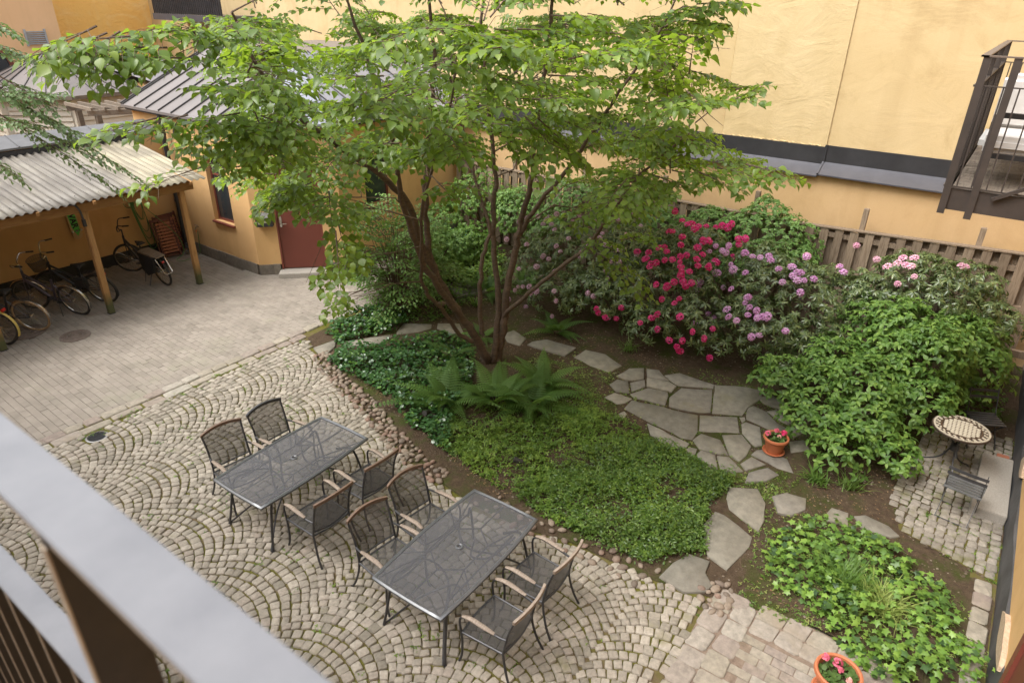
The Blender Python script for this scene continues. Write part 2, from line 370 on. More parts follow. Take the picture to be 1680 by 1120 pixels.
def visible(P):
    q = proj(P); u, v, z = q[:, 0], q[:, 1], q[:, 2]
    return (z > 0.5) & (u > -10) & (u < 1690) & (v > -10) & (v < 1130) & ~((v > 690+0.82*u))
def pieces(parent, name, stuff, templates, P, Rm, Sc, mat, size, keep=300, sharp=None, minpx=8, smooth=True):
    which = rng.integers(0, len(templates), len(P))
    q = proj(P); s = size*Sc.mean(1)*F/np.maximum(q[:, 2], 0.3); s = np.where(visible(P), s, 0)
    order = np.argsort(-s)[:keep]; order = order[s[order] >= minpx]
    ms = [tmesh(name, t, mat, smooth, sharp) for t in templates]
    inv = wm(parent).inverted()
    for i in order:
        o = bpy.data.objects.new(name, ms[which[i]]); COL.objects.link(o); o.parent = parent; o.matrix_parent_inverse = inv
        m = Matrix.Identity(4)
        A = Rm[i]*Sc[i][None, :]
        for a in range(3):
            for b in range(3): m[a][b] = float(A[a, b])
            m[a][3] = float(P[i, a])
        o.matrix_basis = m
    rest = np.ones(len(P), bool); rest[order] = False
    if rest.any(): joined(stuff, templates, which[rest], P[rest], Rm[rest], Sc[rest], mat, parent, smooth=smooth)
    return len(order)
def rotz(a):
    c, s = np.cos(a), np.sin(a); o = np.zeros_like(a); l = np.ones_like(a)
    return np.stack([np.stack([c, -s, o], 1), np.stack([s, c, o], 1), np.stack([o, o, l], 1)], 1)
def tilted(n, amp):
    a = rng.normal(0, amp, (n, 2)); nn = np.stack([a[:, 0], a[:, 1], np.ones(n)], 1); return nn/np.linalg.norm(nn, axis=1, keepdims=True)
def stone_tpl(rnd, corner=0.09, bev=0.06, jit=0.06, dome=0.06):
    c = [(-.5, -.5), (.5, -.5), (.5, .5), (-.5, .5)]
    c = [(x+rnd.uniform(-jit, jit), y+rnd.uniform(-jit, jit)) for x, y in c]; ring = []
    for i in range(4):
        p, a, b = c[i], c[(i-1) % 4], c[(i+1) % 4]
        k = corner*rnd.uniform(.6, 1.4)
        ring.append((p[0]+(a[0]-p[0])*k, p[1]+(a[1]-p[1])*k)); ring.append((p[0]+(b[0]-p[0])*k, p[1]+(b[1]-p[1])*k))
    V = [(x, y, -1) for x, y in ring]+[(x, y, 1-bev*4) for x, y in ring]+[(x*(1-bev*2), y*(1-bev*2), 1+rnd.uniform(-.12, .12)) for x, y in ring]+[(rnd.uniform(-.1, .1), rnd.uniform(-.1, .1), 1+dome*4)]
    Fc = []
    for r_ in range(2):
        for i in range(8): Fc.append((r_*8+i, r_*8+(i+1) % 8, (r_+1)*8+(i+1) % 8, (r_+1)*8+i))
    for i in range(8): Fc.append((16+i, 16+(i+1) % 8, 24))
    return V, Fc
def pebble_tpl(rnd):
    V, Fc = [(0, 0, 1)], []
    for i, (r_, z) in enumerate([(.55, .82), (.95, .3), (.95, -.3)]):
        for k in range(8): a = 2*PI*k/8; j = rnd.uniform(.9, 1.1); V.append((r_*math.cos(a)*j, r_*math.sin(a)*j, z))
    for k in range(8): Fc.append((0, 1+k, 1+(k+1) % 8))
    for i in range(2):
        for k in range(8): Fc.append((1+i*8+k, 1+(i+1)*8+k, 1+(i+1)*8+(k+1) % 8, 1+i*8+(k+1) % 8))
    return V, Fc
def leaf_tpl(prof, fold=0.15, curve=0.25, twist=0.0):
    """prof: half widths along the length, leaf grows +Y from the origin, length 1"""
    n = len(prof); V = [(0, 0, 0)]; Fc = []
    for i, w_ in enumerate(prof):
        t = (i+1)/(n+1); z = -curve*t*t; V += [(-w_, t, z+fold*w_), (0, t+.0, z), (w_, t, z+fold*w_+twist*w_)]
    V.append((0, 1.0, -curve))
    for s_, a in ((0, 1), (2, 0)):
        pass
    Fc += [(0, 2, 1), (0, 3, 2)]
    for i in range(n-1):
        b = 1+3*i; Fc += [(b, b+1, b+4, b+3), (b+1, b+2, b+5, b+4)]
    b = 1+3*(n-1); t = len(V)-1; Fc += [(b, b+1, t), (b+1, b+2, t)]
    return V, Fc
LEAF_H = [leaf_tpl([.33, .43, .34, .16], .2, .22), leaf_tpl([.30, .42, .35, .18], .35, .35, .1), leaf_tpl([.34, .45, .33, .15], .1, .12, -.1), leaf_tpl([.27, .40, .36, .19], .55, .55, .2), leaf_tpl([.31, .38, .30, .14], -.1, .45, .25)]
LEAF_O = [leaf_tpl([.20, .29, .24, .12], .25, .25), leaf_tpl([.19, .27, .25, .13], .4, .4, .1)]
LEAF_S = [leaf_tpl([.22, .30, .2], .25, .3), leaf_tpl([.24, .33, .22], .35, .2, .15)]
LEAF_R = [leaf_tpl([.11, .155, .12], .35, .3), leaf_tpl([.10, .145, .125], .2, .45)]
def round_leaf():
    V = [(0, 0.12, 0)]; n = 9
    for k in range(n): a = PI*(-.5)+.45+(2*PI-.9)*k/(n-1); V.append((.5*math.cos(a), .5+.5*math.sin(a)*1.0, .06 if k % 2 else .02))
    V.append((0, .5, -.03)); c = len(V)-1
    return V, [(c, i, i+1) for i in range(1, n)]+[(c, n, 0), (c, 0, 1)]
def ivy_leaf():
    pts = [(0, 0), (.32, -.12), (.28, .18), (.52, .42), (.2, .55), (0, 1), (-.2, .55), (-.52, .42), (-.28, .18), (-.32, -.12)]
    V = [(x, y+.05, .05-.10*abs(x)*2-.12*y*y) for x, y in pts]+[(0, .38, .06)]
    return V, [(10, i, (i+1) % 10) for i in range(10)]
def trifol():
    V, Fc = [], []
    for a in (0, 2.0, -2.0):
        b = len(V); tv, tf = leaf_tpl([.26, .3], .2, .2); c, s = math.cos(a), math.sin(a)
        V += [(x*c-y*s, x*s+y*c, z) for x, y, z in tv]; Fc += [tuple(b+i for i in f) for f in tf]
    return V, Fc
def dart(poly, n, dmin, tries=30):
    xs = [p[0] for p in poly]; ys = [p[1] for p in poly]; out = []; cell = {}; g = max(dmin, 1e-3)
    cand = np.stack([rng.uniform(min(xs), max(xs), n*tries), rng.uniform(min(ys), max(ys), n*tries)], 1)
    cand = cand[inpoly(cand[:, 0], cand[:, 1], poly)]
    for x, y in cand:
        i, j = int(x//g), int(y//g); ok = True
        for a in (-1, 0, 1):
            for b in (-1, 0, 1):
                for q in cell.get((i+a, j+b), ()):
                    if (q[0]-x)**2+(q[1]-y)**2 < dmin*dmin: ok = False; break
                if not ok: break
            if not ok: break
        if ok:
            cell.setdefault((i, j), []).append((x, y)); out.append((x, y))
            if len(out) >= n: break
    return np.array(out).reshape(-1, 2)
def unif(poly, n):
    xs = [p[0] for p in poly]; ys = [p[1] for p in poly]; o = np.zeros((0, 2))
    while len(o) < n:
        c = np.stack([rng.uniform(min(xs), max(xs), n*3), rng.uniform(min(ys), max(ys), n*3)], 1); o = np.concatenate([o, c[inpoly(c[:, 0], c[:, 1], poly)]])
    return o[:n]
def sheet(name, poly, z, mat, cell=0.25, amp=0.0, base=None):
    """a ground sheet cut to a polygon, gently uneven"""
    bm = bmesh.new(); vs = [bm.verts.new((x, y, z)) for x, y in poly]; bm.faces.new(vs)
    bmesh.ops.triangulate(bm, faces=bm.faces[:])
    if amp:
        for _ in range(9):
            es = [e for e in bm.edges if e.calc_length() > cell*1.6]
            if not es: break
            bmesh.ops.subdivide_edges(bm, edges=es, cuts=1); bmesh.ops.triangulate(bm, faces=bm.faces[:])
        for v in bm.verts:
            if not v.is_boundary: v.co.z += amp*(math.sin(v.co.x*3.1+1.3*math.sin(v.co.y*2.3))*.5+math.sin(v.co.y*4.7+v.co.x*1.7)*.3+.3)
    bmesh.ops.recalc_face_normals(bm, faces=bm.faces[:])
    for f in bm.faces:
        if f.normal.z < 0: f.normal_flip()
    me = bpy.data.meshes.new(name); bm.to_mesh(me); bm.free(); me.materials.append(mat)
    if amp: me.polygons.foreach_set('use_smooth', [True]*len(me.polygons))
    return struct(link(name, me))

# ------------------------------------------------------------------ the ground
ground = struct(MB().box(-30, -30, -0.9, 60, 60, -0.06).build('ground', MGROUND, smooth=False))
EDGE = [(6.95, 9.80), (6.62, 9.1), (6.42, 8.71), (6.15, 8.0), (5.99, 7.31), (5.75, 6.7), (5.57, 6.21), (5.38, 5.6), (5.28, 4.99), (5.19, 4.29), (5.22, 3.6), (5.38, 3.0), (5.42, 2.4), (5.45, 1.9), (5.60, 1.32)]
FAN = [(-1.6, 9.80)]+EDGE+[(4.3, 1.30), (-1.6, 1.30)]
fan = sheet('fan_paving', FAN, -0.004, MJOINT)
rs = random.Random(3); ST = [stone_tpl(rs) for _ in range(12)]
# segmental arches: every column is 1.35 m wide (along Y), its arches bulge towards +X
Wc, Rc, pt = 1.35, 0.86, 0.122; phm = math.asin(Wc/2/Rc); P, A, Sx = [], [], []
for col in range(7):
    yc = 9.425-Wc*col; x0 = -2.2+rs.uniform(0, .12)
    for k in range(76):
        nst = 15; wts = np.array([rs.uniform(.85, 1.2) for _ in range(nst)]); ed = np.cumsum(wts)/wts.sum(); prev = 0
        for j in range(nst):
            ph = -phm+2*phm*(prev+ed[j])/2; wd = 2*phm*(ed[j]-prev)*Rc; prev = ed[j]
            wob = .012*math.sin(k*.7+col)
            P.append((x0+k*pt+Rc*math.cos(ph)-Rc+wob+rs.gauss(0, .003), yc+Rc*math.sin(ph)+rs.gauss(0, .003), 0)); A.append(ph+rs.gauss(0, .05))
            Sx.append((max(.055, pt*math.cos(ph)**.8-.015+rs.gauss(0, .004)), wd-.0135+rs.gauss(0, .003), .020+rs.gauss(0, .0022)))
P = np.array(P); A = np.array(A); Sx = np.array(Sx)
inner = [(x-(.05 if y > 3 else .02), y) for x, y in EDGE]; inner[0] = (6.9, 9.76)
ok = inpoly(P[:, 0], P[:, 1], [(-1.5, 9.76)]+inner+[(4.3, 1.33), (-1.5, 1.33)])
drain = (3.02, 9.6); ok &= np.hypot(P[:, 0]-drain[0], P[:, 1]-drain[1]) > .16
P, A, Sx = P[ok], A[ok], Sx[ok]
Rm = np.einsum('nij,njk->nik', frames(np.stack([np.zeros(len(P)), np.ones(len(P)), np.zeros(len(P))], 1)+tilted(len(P), .03)*.0, tilted(len(P), .035)), rotz(A))
pieces(fan, 'sett', 'far_setts', ST, P, Rm, Sx, MSETT, 2.0, sharp=50)
NSETT = len(P)
# border course of long granite blocks between the fan paving and the concrete pavers
border = sheet('border_strip', [(-1.6, 9.804), (7.05, 9.804), (7.9, 9.9), (8.9, 9.85), (8.9, 10.13), (7.9, 10.19), (-1.6, 10.19)], -0.002, MJOINT)
P, A, Sx = [], [], []
x = -1.5
while x < 8.8:
    L = rs.uniform(.24, .40); y = 10.08-(0 if x < 7.6 else (x-7.6)*.05); P.append((x+L/2, y, 0)); A.append(rs.gauss(0, .02)); Sx.append((L-.02, .17+rs.gauss(0, .01), .026+rs.gauss(0, .002))); x += L
x = -1.5
while x < 6.9:
    L = rs.uniform(.22, .55); P.append((x+L/2, 9.895+rs.gauss(0, .01), 0)); A.append(rs.gauss(0, .03)); Sx.append((L-.02, .16+rs.gauss(0, .012), .016+rs.gauss(0, .002))); x += L
P = np.array(P); A = np.array(A)
pieces(border, 'granite_block', 'far_blocks', ST, P, rotz(A), np.array(Sx), MBIG, 2.0, sharp=50)
# concrete pavers, long side along Y, running bond
PAVP = [(-1.6, 10.19), (7.9, 10.19), (8.9, 10.13), (9.9, 10.1), (10.2, 10.9), (11.2, 11.8), (9.7, 11.8), (8.3, 13.2), (8.3, 16.4), (-1.6, 16.4)]
pav = sheet('paver_court', PAVP, 0.0, MJOINT2)
P = []
for i in range(-16, 114):
    for j in range(-1, 30):
        P.append((i*.107+.055, 10.22+(j+(.5 if i % 2 else 0))*.214+rs.gauss(0, .001)+.045*i*.0, 0))
P = np.array(P)+np.array([0, 0, .0]); P[:, 0] += .03*(P[:, 1]-10)
cs = [(4.33, 13.24, .26), (3.84, 14.12, .34)]
ok = inpoly(P[:, 0], P[:, 1], [(x, y-.09 if y < 10.3 else y) for x, y in PAVP])
for cx, cy, r_ in cs: ok &= np.hypot(P[:, 0]-cx, P[:, 1]-cy) > r_-.045
P = P[ok]; n = len(P)
PT = [stone_tpl(rs, .05, .02, .01, .0) for _ in range(6)]
Sx = np.stack([np.full(n, .1005), np.full(n, .2075), rng.normal(.009, .001, n)], 1)
pieces(pav, 'paver', 'far_pavers', PT, P, rotz(rng.normal(-.03, .006, n)), Sx, MPAV, 1.4, sharp=40)
# manhole covers and drain grate
def cover(cx, cy, r_, label, rings):
    t = thing('manhole_cover', label, 'manhole cover', (cx, cy, 0))
    MIRON = simple('cast_iron', (0.20, 0.155, 0.13), 0.7, .1, col2=(0.13, 0.105, 0.09), scale=20)
    MB().lathe([(r_, 0), (r_, .022), (r_-.028, .024), (r_-.034, .013), (0, .013)], 32).build('frame_ring', MIRON, t)
    m = MB()
    for q in rings: m.lathe([(q-.014, .013), (q-.01, .024), (q+.01, .024), (q+.014, .013)], 32)
    for k in range(16):
        a = 2*PI*k/16; m.bar((rings[0]*math.cos(a), rings[0]*math.sin(a), .018), ((r_-.05)*math.cos(a), (r_-.05)*math.sin(a), .018), .012, .010)
    m.build('lid_pattern', MIRON, t)
cover(4.33, 13.24, .26, 'small rusty brown round manhole cover in the pavers, in front of the carport', [.06, .13, .20])
cover(3.84, 14.12, .34, 'large grey round manhole cover under the carport edge, behind the leftmost bicycle wheel', [.08, .17, .27])
t = thing('drain_grate', 'small round cast iron drain grate in the cobbles by the paver border', 'drain', (drain[0], drain[1], 0))
MB().lathe([(.15, -.01), (.15, .016), (.125, .018), (.12, .0), (0, .0)], 28).build('rim', MCHROME, t)
m = MB()
for k in range(-4, 5):
    h = math.sqrt(.12**2-(k*.026)**2); m.bar((-h, k*.026, .012), (h, k*.026, .012), .009, .01)
m.build('grate', MSTEEL, t)

# planting beds: one soil sheet under everything planted
BED = EDGE[::-1]+[(7.9, 9.86), (8.9, 9.84), (9.9, 10.08), (10.2, 10.9), (11.2, 11.78), (14.0, 11.78), (14.0, -1.18), (3.5, -1.18), (3.5, -.4), (5.2, .3)]
bed = sheet('garden_bed', [(5.60, 1.32)]+EDGE[::-1][1:]+[(7.9, 9.9), (8.9, 9.85), (9.9, 10.1), (10.2, 10.9), (11.2, 11.8), (14.02, 11.8), (14.02, -1.2), (3.6, -1.2), (3.6, -.25), (5.86, -.2), (5.88, .3)], 0.004, MSOIL, .22, .018)
# cobble border of round river stones
PB = [(x-.12, y) for x, y in EDGE[1:9]]+[(x+.20, y-.05) for x, y in EDGE[1:9]][::-1]
pts = dart(PB, 250, .068)
PB2 = [(5.1, 4.3), (5.25, 2.0), (5.6, 1.9), (5.5, 4.3)]; pts2 = dart(PB2, 40, .12)
PB3 = [G(1146, 968), G(1165, 958), G(1192, 955), G(1204, 985), G(1182, 1010), G(1150, 1000)]; pts3 = dart(PB3, 20, .08)
P = np.concatenate([pts, pts2, pts3]); n = len(P); P = np.column_stack([P, np.full(n, .022)])
peb = struct(MB().poly([(5.5, 1.3), (5.52, 1.3), (5.52, 1.32)], -.05, -.04).build('cobble_border', MJOINT))
sz = rng.uniform(.026, .052, n); Sx = np.stack([sz*rng.uniform(.8, 1.1, n), sz*rng.uniform(1, 1.5, n), sz*rng.uniform(.55, .75, n)], 1)
pieces(peb, 'cobble', 'far_cobbles', [pebble_tpl(rs) for _ in range(5)], P, rotz(rng.uniform(0, 6.3, n)), Sx, MPEB, 2.2, minpx=5)

# big old granite blocks: L shaped band round the small yard of clay coloured pavers
band = sheet('granite_band', [(3.0, 1.30), (4.3, 1.30), (5.60, 1.32), (5.84, 1.28), (5.86, .8), (5.84, -.35), (4.9, -.4), (3.0, -.4)], 0.0, MJOINT3)
P, A, Sx = [], [], []
for row in range(2):
    x = 2.9
    while x < 5.50:
        L = rs.uniform(.20, .30); P.append((x+L/2, 1.195-row*.235, 0)); A.append(rs.gauss(0, .03)); Sx.append((L-.018, .215+rs.gauss(0, .008), .022+rs.gauss(0, .003))); x += L
for row in range(2):
    y = .84
    while y > -.35:
        L = rs.uniform(.22, .32); P.append((5.72-row*.215-.0, y-L/2, 0)); A.append(rs.gauss(-.04, .03)); Sx.append((.20+rs.gauss(0, .008), L-.018, .022+rs.gauss(0, .003))); y -= L
P += [(5.69, 1.08, 0)]; A += [.05]; Sx += [(.22, .3, .024)]
P = np.array(P); pieces(band, 'granite_block', 'far_blocks', ST, P, rotz(np.array(A)), np.array(Sx), MBIG, 2.0, sharp=50)
P = np.array([(5.30-.107*i+.0, .745-.215*(j+(.5 if i % 2 else 0)), 0) for i in range(22) for j in range(0, 7)]); n = len(P)
yard = sheet('paver_yard', [(2.9, .84), (5.39, .84), (5.38, -.42), (2.9, -.42)], .003, MJOINT3)
pieces(yard, 'paver', 'far_pavers', PT, P, rotz(rng.normal(0, .01, n)), np.stack([np.full(n, .1), np.full(n, .205), np.full(n, .012)], 1), MBIG, 1.4, sharp=40)

# flagstones of the garden path, each traced in the photograph on the ground plane
def zc(s, ox, oy, pts): return [(ox+x/s, oy+y/s) for x, y in pts]
FL = [zc(6.46, 500, 460, p) for p in ([(90, 710), (325, 625), (325, 690), (215, 795), (165, 780), (130, 755)], [(400, 680), (440, 640), (900, 575), (935, 590), (800, 660), (640, 690)], [(1050, 450), (1345, 460), (1340, 505), (1220, 540), (975, 570), (970, 545)], [(1410, 450), (1640, 455), (1690, 560), (1540, 560), (1400, 510)])]
FL += [zc(3, 560, 373, p) for p in ([(800, 520), (850, 505), (910, 545), (880, 580), (815, 560)], [(915, 575), (940, 560), (1010, 550), (1155, 590), (1100, 630), (960, 592)], [(1145, 635), (1200, 600), (1300, 622), (1380, 678), (1325, 712), (1225, 680)])]
FL += [zc(3.734, 960, 560, p) for p in (
 [(190, 210), (270, 163), (360, 162), (360, 225), (300, 235), (250, 232)], [(377, 165), (450, 172), (488, 215), (515, 238), (380, 215)], [(487, 205), (575, 190), (790, 262), (785, 285), (570, 268), (530, 243)],
 [(150, 262), (195, 232), (262, 240), (270, 315), (190, 308)], [(277, 250), (365, 232), (370, 275), (285, 308)], [(379, 221), (440, 230), (520, 247), (560, 272), (530, 305), (377, 272)],
 [(117, 340), (180, 312), (288, 350), (245, 377), (195, 383)], [(275, 320), (385, 282), (505, 308), (510, 330), (490, 388), (300, 345)], [(235, 410), (285, 357), (480, 397), (530, 415), (690, 450), (690, 550), (655, 598), (590, 590)],
 [(514, 392), (517, 340), (590, 283), (778, 295), (768, 433), (700, 433), (570, 408)], [(792, 265), (990, 280), (1090, 300), (1080, 350), (1000, 400), (960, 453), (777, 438)], [(703, 450), (932, 462), (945, 558), (697, 550)],
 [(205, 440), (238, 425), (258, 442), (235, 475)], [(380, 500), (470, 540), (638, 625), (615, 652), (545, 655), (400, 570)], [(658, 600), (710, 562), (828, 600), (878, 693), (790, 680), (700, 655)],
 [(838, 570), (960, 567), (1018, 640), (988, 698), (945, 733), (882, 690)], [(957, 503), (985, 492), (1070, 522), (1085, 635), (1040, 643), (962, 560)], [(945, 462), (978, 462), (983, 480), (962, 498)],
 [(1000, 402), (1030, 392), (1110, 428), (1180, 503), (1250, 540), (1180, 560), (1080, 515), (987, 475)], [(1113, 425), (1170, 415), (1308, 485), (1250, 508), (1183, 475)], [(1250, 522), (1335, 500), (1340, 560), (1280, 590)],
 [(1250, 610), (1340, 600), (1380, 660), (1260, 680)], [(580, 680), (640, 645), (688, 656), (670, 705), (620, 705)], [(687, 682), (710, 662), (798, 692), (813, 775), (750, 755), (687, 715)], [(807, 697), (880, 702), (968, 790), (900, 800), (830, 780)],
 [(952, 745), (1020, 702), (1108, 750), (985, 788)], [(1017, 690), (1050, 662), (1110, 657), (1240, 720), (1278, 805), (1180, 775), (1100, 728)], [(980, 858), (1002, 802), (1120, 772), (1188, 815), (1110, 853), (1010, 862)],
 [(1145, 945), (1230, 925), (1355, 960), (1350, 1030), (1260, 1063), (1180, 1045)], [(1050, 340), (1150, 330), (1260, 400), (1240, 430), (1100, 380)])]
FL += [zc(3.294, 1140, 780, p) for p in ([(185, 60), (340, 70), (383, 150), (377, 240), (345, 300), (185, 180), (170, 120)], [(40, 270), (110, 190), (160, 210), (310, 330), (295, 380), (175, 508), (70, 430)], [(700, 215), (740, 170), (830, 200), (830, 275), (715, 240)], [(860, 215), (920, 210), (1050, 270), (1110, 325), (1060, 330), (900, 280)])]
FL += [zc(4.667, 880, 840, [(940, 490), (1050, 380), (1170, 315), (1330, 370), (1295, 460), (1350, 560), (1290, 605), (1130, 608)])]
path = sheet('garden_path', [(8.4, 2.2), (9.9, 3.3), (10.4, 3.4), (10.3, 1.6), (9.2, .9), (7.6, 1.2), (7.4, 2.1)], .006, soilmat('path_joint_moss', (0.08, 0.06, 0.04), (0.13, 0.10, 0.07), (0.07, 0.085, 0.02), .42, .55, 3.0, .01))
for p in FL:
    w_ = [G(u, v, .03) for u, v in p]; out = []; n = len(w_)
    for i in range(n):
        a, b = np.array(w_[i]), np.array(w_[(i+1) % n]); L = np.linalg.norm(b-a); k = max(1, int(L/.16)); d = (b-a)/max(L, 1e-6); nn = np.array([-d[1], d[0]])
        for j in range(k): out.append(tuple(a+(b-a)*j/k+(nn*rs.gauss(0, .007) if j else 0)))
    MB().poly(out, -.02, .03+rs.uniform(-.004, .004), .008).build('flagstone', MFLAG, path, world=True, ang=50)

# bistro corner: rows of small setts, long blocks along the wall
bc = [(7.72, -1.19), (8.02, -.15), (8.6, .05), (9.6, .1), (10.9, -.2), (11.2, -1.19)]
bs = sheet('sett_terrace', bc, .010, MJOINT)
P = []
for i in range(30):
    for j in range(12): P.append((7.82+i*.128+j*.03+rs.gauss(0, .004), -1.13+j*.112+(.0 if i % 2 else .01)+rs.gauss(0, .004), 0))
P = np.array(P); P = P[inpoly(P[:, 0], P[:, 1], bc)]; n = len(P)
pieces(bs, 'sett', 'far_setts', ST, P, rotz(rng.normal(.0, .05, n)), np.stack([rng.normal(.112, .006, n), rng.normal(.10, .005, n), rng.normal(.03, .003, n)], 1), MSETTD, 1.3, sharp=50)
kb = sheet('edging_strip', [(5.4, -1.19), (7.70, -1.19), (7.78, -.93), (5.4, -1.0)], .008, MJOINT)
P, Sx = [], []
x = 5.6
while x < 7.6:
    L = rs.uniform(.2, .3); P.append((x+L/2, -1.07, 0)); Sx.append((L-.02, .17, .035)); x += L
P = np.array(P); pieces(kb, 'granite_block', 'far_blocks', ST, P, rotz(rng.normal(0, .03, len(P))), np.array(Sx), MBIG, 2.0, sharp=50)
ter = sheet('back_yard', [(-1.6, 16.8), (14.2, 16.8), (14.2, 28), (-1.6, 28)], .0, MGROUND)
# ------------------------------------------------------------------ buildings
def wallbox(name, mat, x0, y0, z0, x1, y1, z1, parent, holes=None):
    return MB().box(x0, y0, z0, x1, y1, z1).build(name, mat, parent, world=True, smooth=False)
rb = thing('yellow_building', 'tall pale yellow plastered building with a dark metal ledge, behind the plank fence', 'building', (14.4, 5, 0))
wallbox('lower_wall', MLOW, 14.06, -1.19, -.5, 14.8, 17.5, 2.82, rb)
wallbox('upper_wall', MUP, 14.305, -1.19, 2.90, 15.0, 2.952, 9, rb)
wallbox('upper_wall', MUPR, 14.28, 2.955, 2.90, 15.0, 5.02, 9, rb)
wallbox('upper_wall', MUP, 14.30, 5.03, 2.90, 15.0, 27.0, 9, rb)
m = MB()
for y0, y1, dz in ((-1.19, 2.93, 0), (2.95, 17.0, -.035)):
    m.add([(13.95, y0, 2.855+dz), (13.95, y1, 2.855+dz), (14.27, y0, 3.045+dz), (14.27, y1, 3.045+dz), (13.95, y0, 2.83+dz), (13.95, y1, 2.83+dz), (14.06, y0, 2.83+dz), (14.06, y1, 2.83+dz)], [(0, 2, 3, 1), (4, 0, 1, 5), (6, 4, 5, 7), (0, 4, 6, 2), (1, 3, 7, 5)])
    for yy in ([-.9] if dz == 0 else [6.2, 9.4, 12.6]): m.bar((13.945, yy, 2.863+dz), (14.26, yy, 3.055+dz), .012, .016)
m.bar((13.945, 2.94, 2.86), (14.27, 2.94, 3.05), .03, .03)
m.build('metal_ledge', MLEDGE, rb, world=True, smooth=False)
m = MB(); m.box(14.255, -1.19, 3.04, 14.31, 2.94, 3.345); m.box(14.24, 2.96, 3.0, 14.29, 17.0, 3.31); m.box(14.235, 2.92, 3.0, 14.30, 2.965, 3.35)
m.build('wall_flashing', MFLASH, rb, world=True, smooth=False)
# chipped mortar lumps above the flashing
m = MB()
for k in range(60):
    y = rs.uniform(2.98, 5.0); m.tube([(14.27, y, 3.315+rs.uniform(-.01, .015)), (14.275, y+rs.uniform(.02, .07), 3.32+rs.uniform(0, .015))], rs.uniform(.006, .014), 5)
tag(m.build('plaster_edge', MUPR, rb, world=True), kind='stuff')

wr = thing('side_house', 'ochre house wall with black painted base along the right edge of the picture', 'building', (8, -1.4, 0))
wallbox('wall', MWALL, -2.2, -1.8, .43, 14.04, -1.235, 8, wr)
m = MB(); xs = np.arange(-2.2, 14.0, .25)
vs = []; 
for i, x in enumerate(xs): vs += [(x, -1.195+.008*math.sin(x*5), -.02), (x, -1.20+.010*math.sin(x*7), .25+.02*math.sin(x*3)), (x, -1.215+.012*math.sin(x*4), .425+.012*math.sin(x*9)), (x, -1.24, .435)]
m.add(vs, [(4*i+j, 4*i+j+1, 4*i+j+5, 4*i+j+4) for i in range(len(xs)-1) for j in range(3)]); m.build('black_base', MBLK2, wr, world=True)
MCHIP = simple('bare_render', (0.55, 0.42, 0.30), 0.95, col2=(0.42, 0.3, 0.2), scale=20, bmp=.8, bscale=60, bdist=.01)
def blob_on_wall(name, cx, cz, w_, h_, mat, parent, y=-1.20):
    pts = [(cx+w_*math.cos(a)*rs.uniform(.7, 1.1), cz+h_*math.sin(a)*rs.uniform(.7, 1.1)) for a in np.linspace(0, 6.0, 14)]
    vs = [(x, y, z) for x, z in pts]+[(x, y-.05, z) for x, z in pts]; n = len(pts)
    MB().add(vs, [tuple(range(n-1, -1, -1))]+[(i, (i+1) % n, n+(i+1) % n, n+i) for i in range(n)]).build(name, mat, parent, world=True, smooth=False)
blob_on_wall('bare_patch', 6.45, .38, .42, .13, MCHIP, wr, -1.19); blob_on_wall('bare_patch', 9.6, .5, .28, .1, MCHIP, wr, -1.20)
t = thing('cellar_door', 'dark red-brown door frame at the lower right corner of the photo', 'door', (5.2, -1.2, 0))
m = MB(); m.box(5.56, -1.235, .2, 5.68, -1.17, 2.5); m.box(4.5, -1.235, .2, 4.62, -1.17, 2.5); m.box(4.5, -1.235, 2.5, 5.68, -1.17, 2.62); m.build('door_frame', MFRAME, t, world=True)
MB().box(4.62, -1.235, .2, 5.56, -1.20, 2.5).build('door_leaf', MDOOR, t, world=True)
# house we look from
hb = thing('balcony_house', 'yellow house front behind the viewer that carries the near balcony', 'building', (-2.3, 8, 0))
wallbox('wall', MWALL, -2.6, -1.2, -.3, -2.2, 26, 8, hb)

# ------------------------------------------------------------------ low ochre house with the door
low = thing('low_house', 'low ochre house with sheet metal roof, red-brown door and window, at the back left', 'building', (9.5, 13.5, 0))
ZE = 3.28
def prism_wall(name, a, b, z0, z1, th, mat, parent, off=0.0):
    """a vertical wall from a to b (xy); the body lies to the left of a->b"""
    a, b = np.array(a, float), np.array(b, float); d = (b-a)/np.linalg.norm(b-a); n = np.array([-d[1], d[0]])
    p = [a-n*off, b-n*off, b+n*th, a+n*th]
    vs = [(*q, z) for z in (z0, z1) for q in p]
    return MB().add(vs, [(3, 2, 1, 0), (4, 5, 6, 7)]+[(i, (i+1) % 4, 4+(i+1) % 4, 4+i) for i in range(4)]).build(name, mat, parent, world=True, smooth=False)
# facade 1 (faces -X) with a window opening y 13.93..14.68, z 1.03..2.50
Wy0, Wy1, Wz0, Wz1 = 13.92, 14.70, 1.03, 2.52
for a, b, z0, z1 in ((17.5, Wy1, .25, ZE), (Wy1, Wy0, .25, Wz0), (Wy1, Wy0, Wz1, ZE), (Wy0, 13.2, .25, ZE)):
    prism_wall('wall', (8.35, a), (8.35, b), z0, z1, .30, MWALL, low)
c1, c2 = np.array([8.35, 13.2]), np.array([9.72, 11.83]); dv = (c2-c1)/np.linalg.norm(c2-c1)
def cp(s): return tuple(c1+dv*s)
D0, D1 = .50, 1.50
prism_wall('wall', cp(0), cp(D0), .25, ZE, .3, MWALL, low); prism_wall('wall', cp(D0), cp(D1), 2.50, ZE, .3, MWALL, low); prism_wall('wall', cp(D1), cp(1.9375), .25, ZE, .3, MWALL, low)
X0w, X1w = 10.5, 11.3
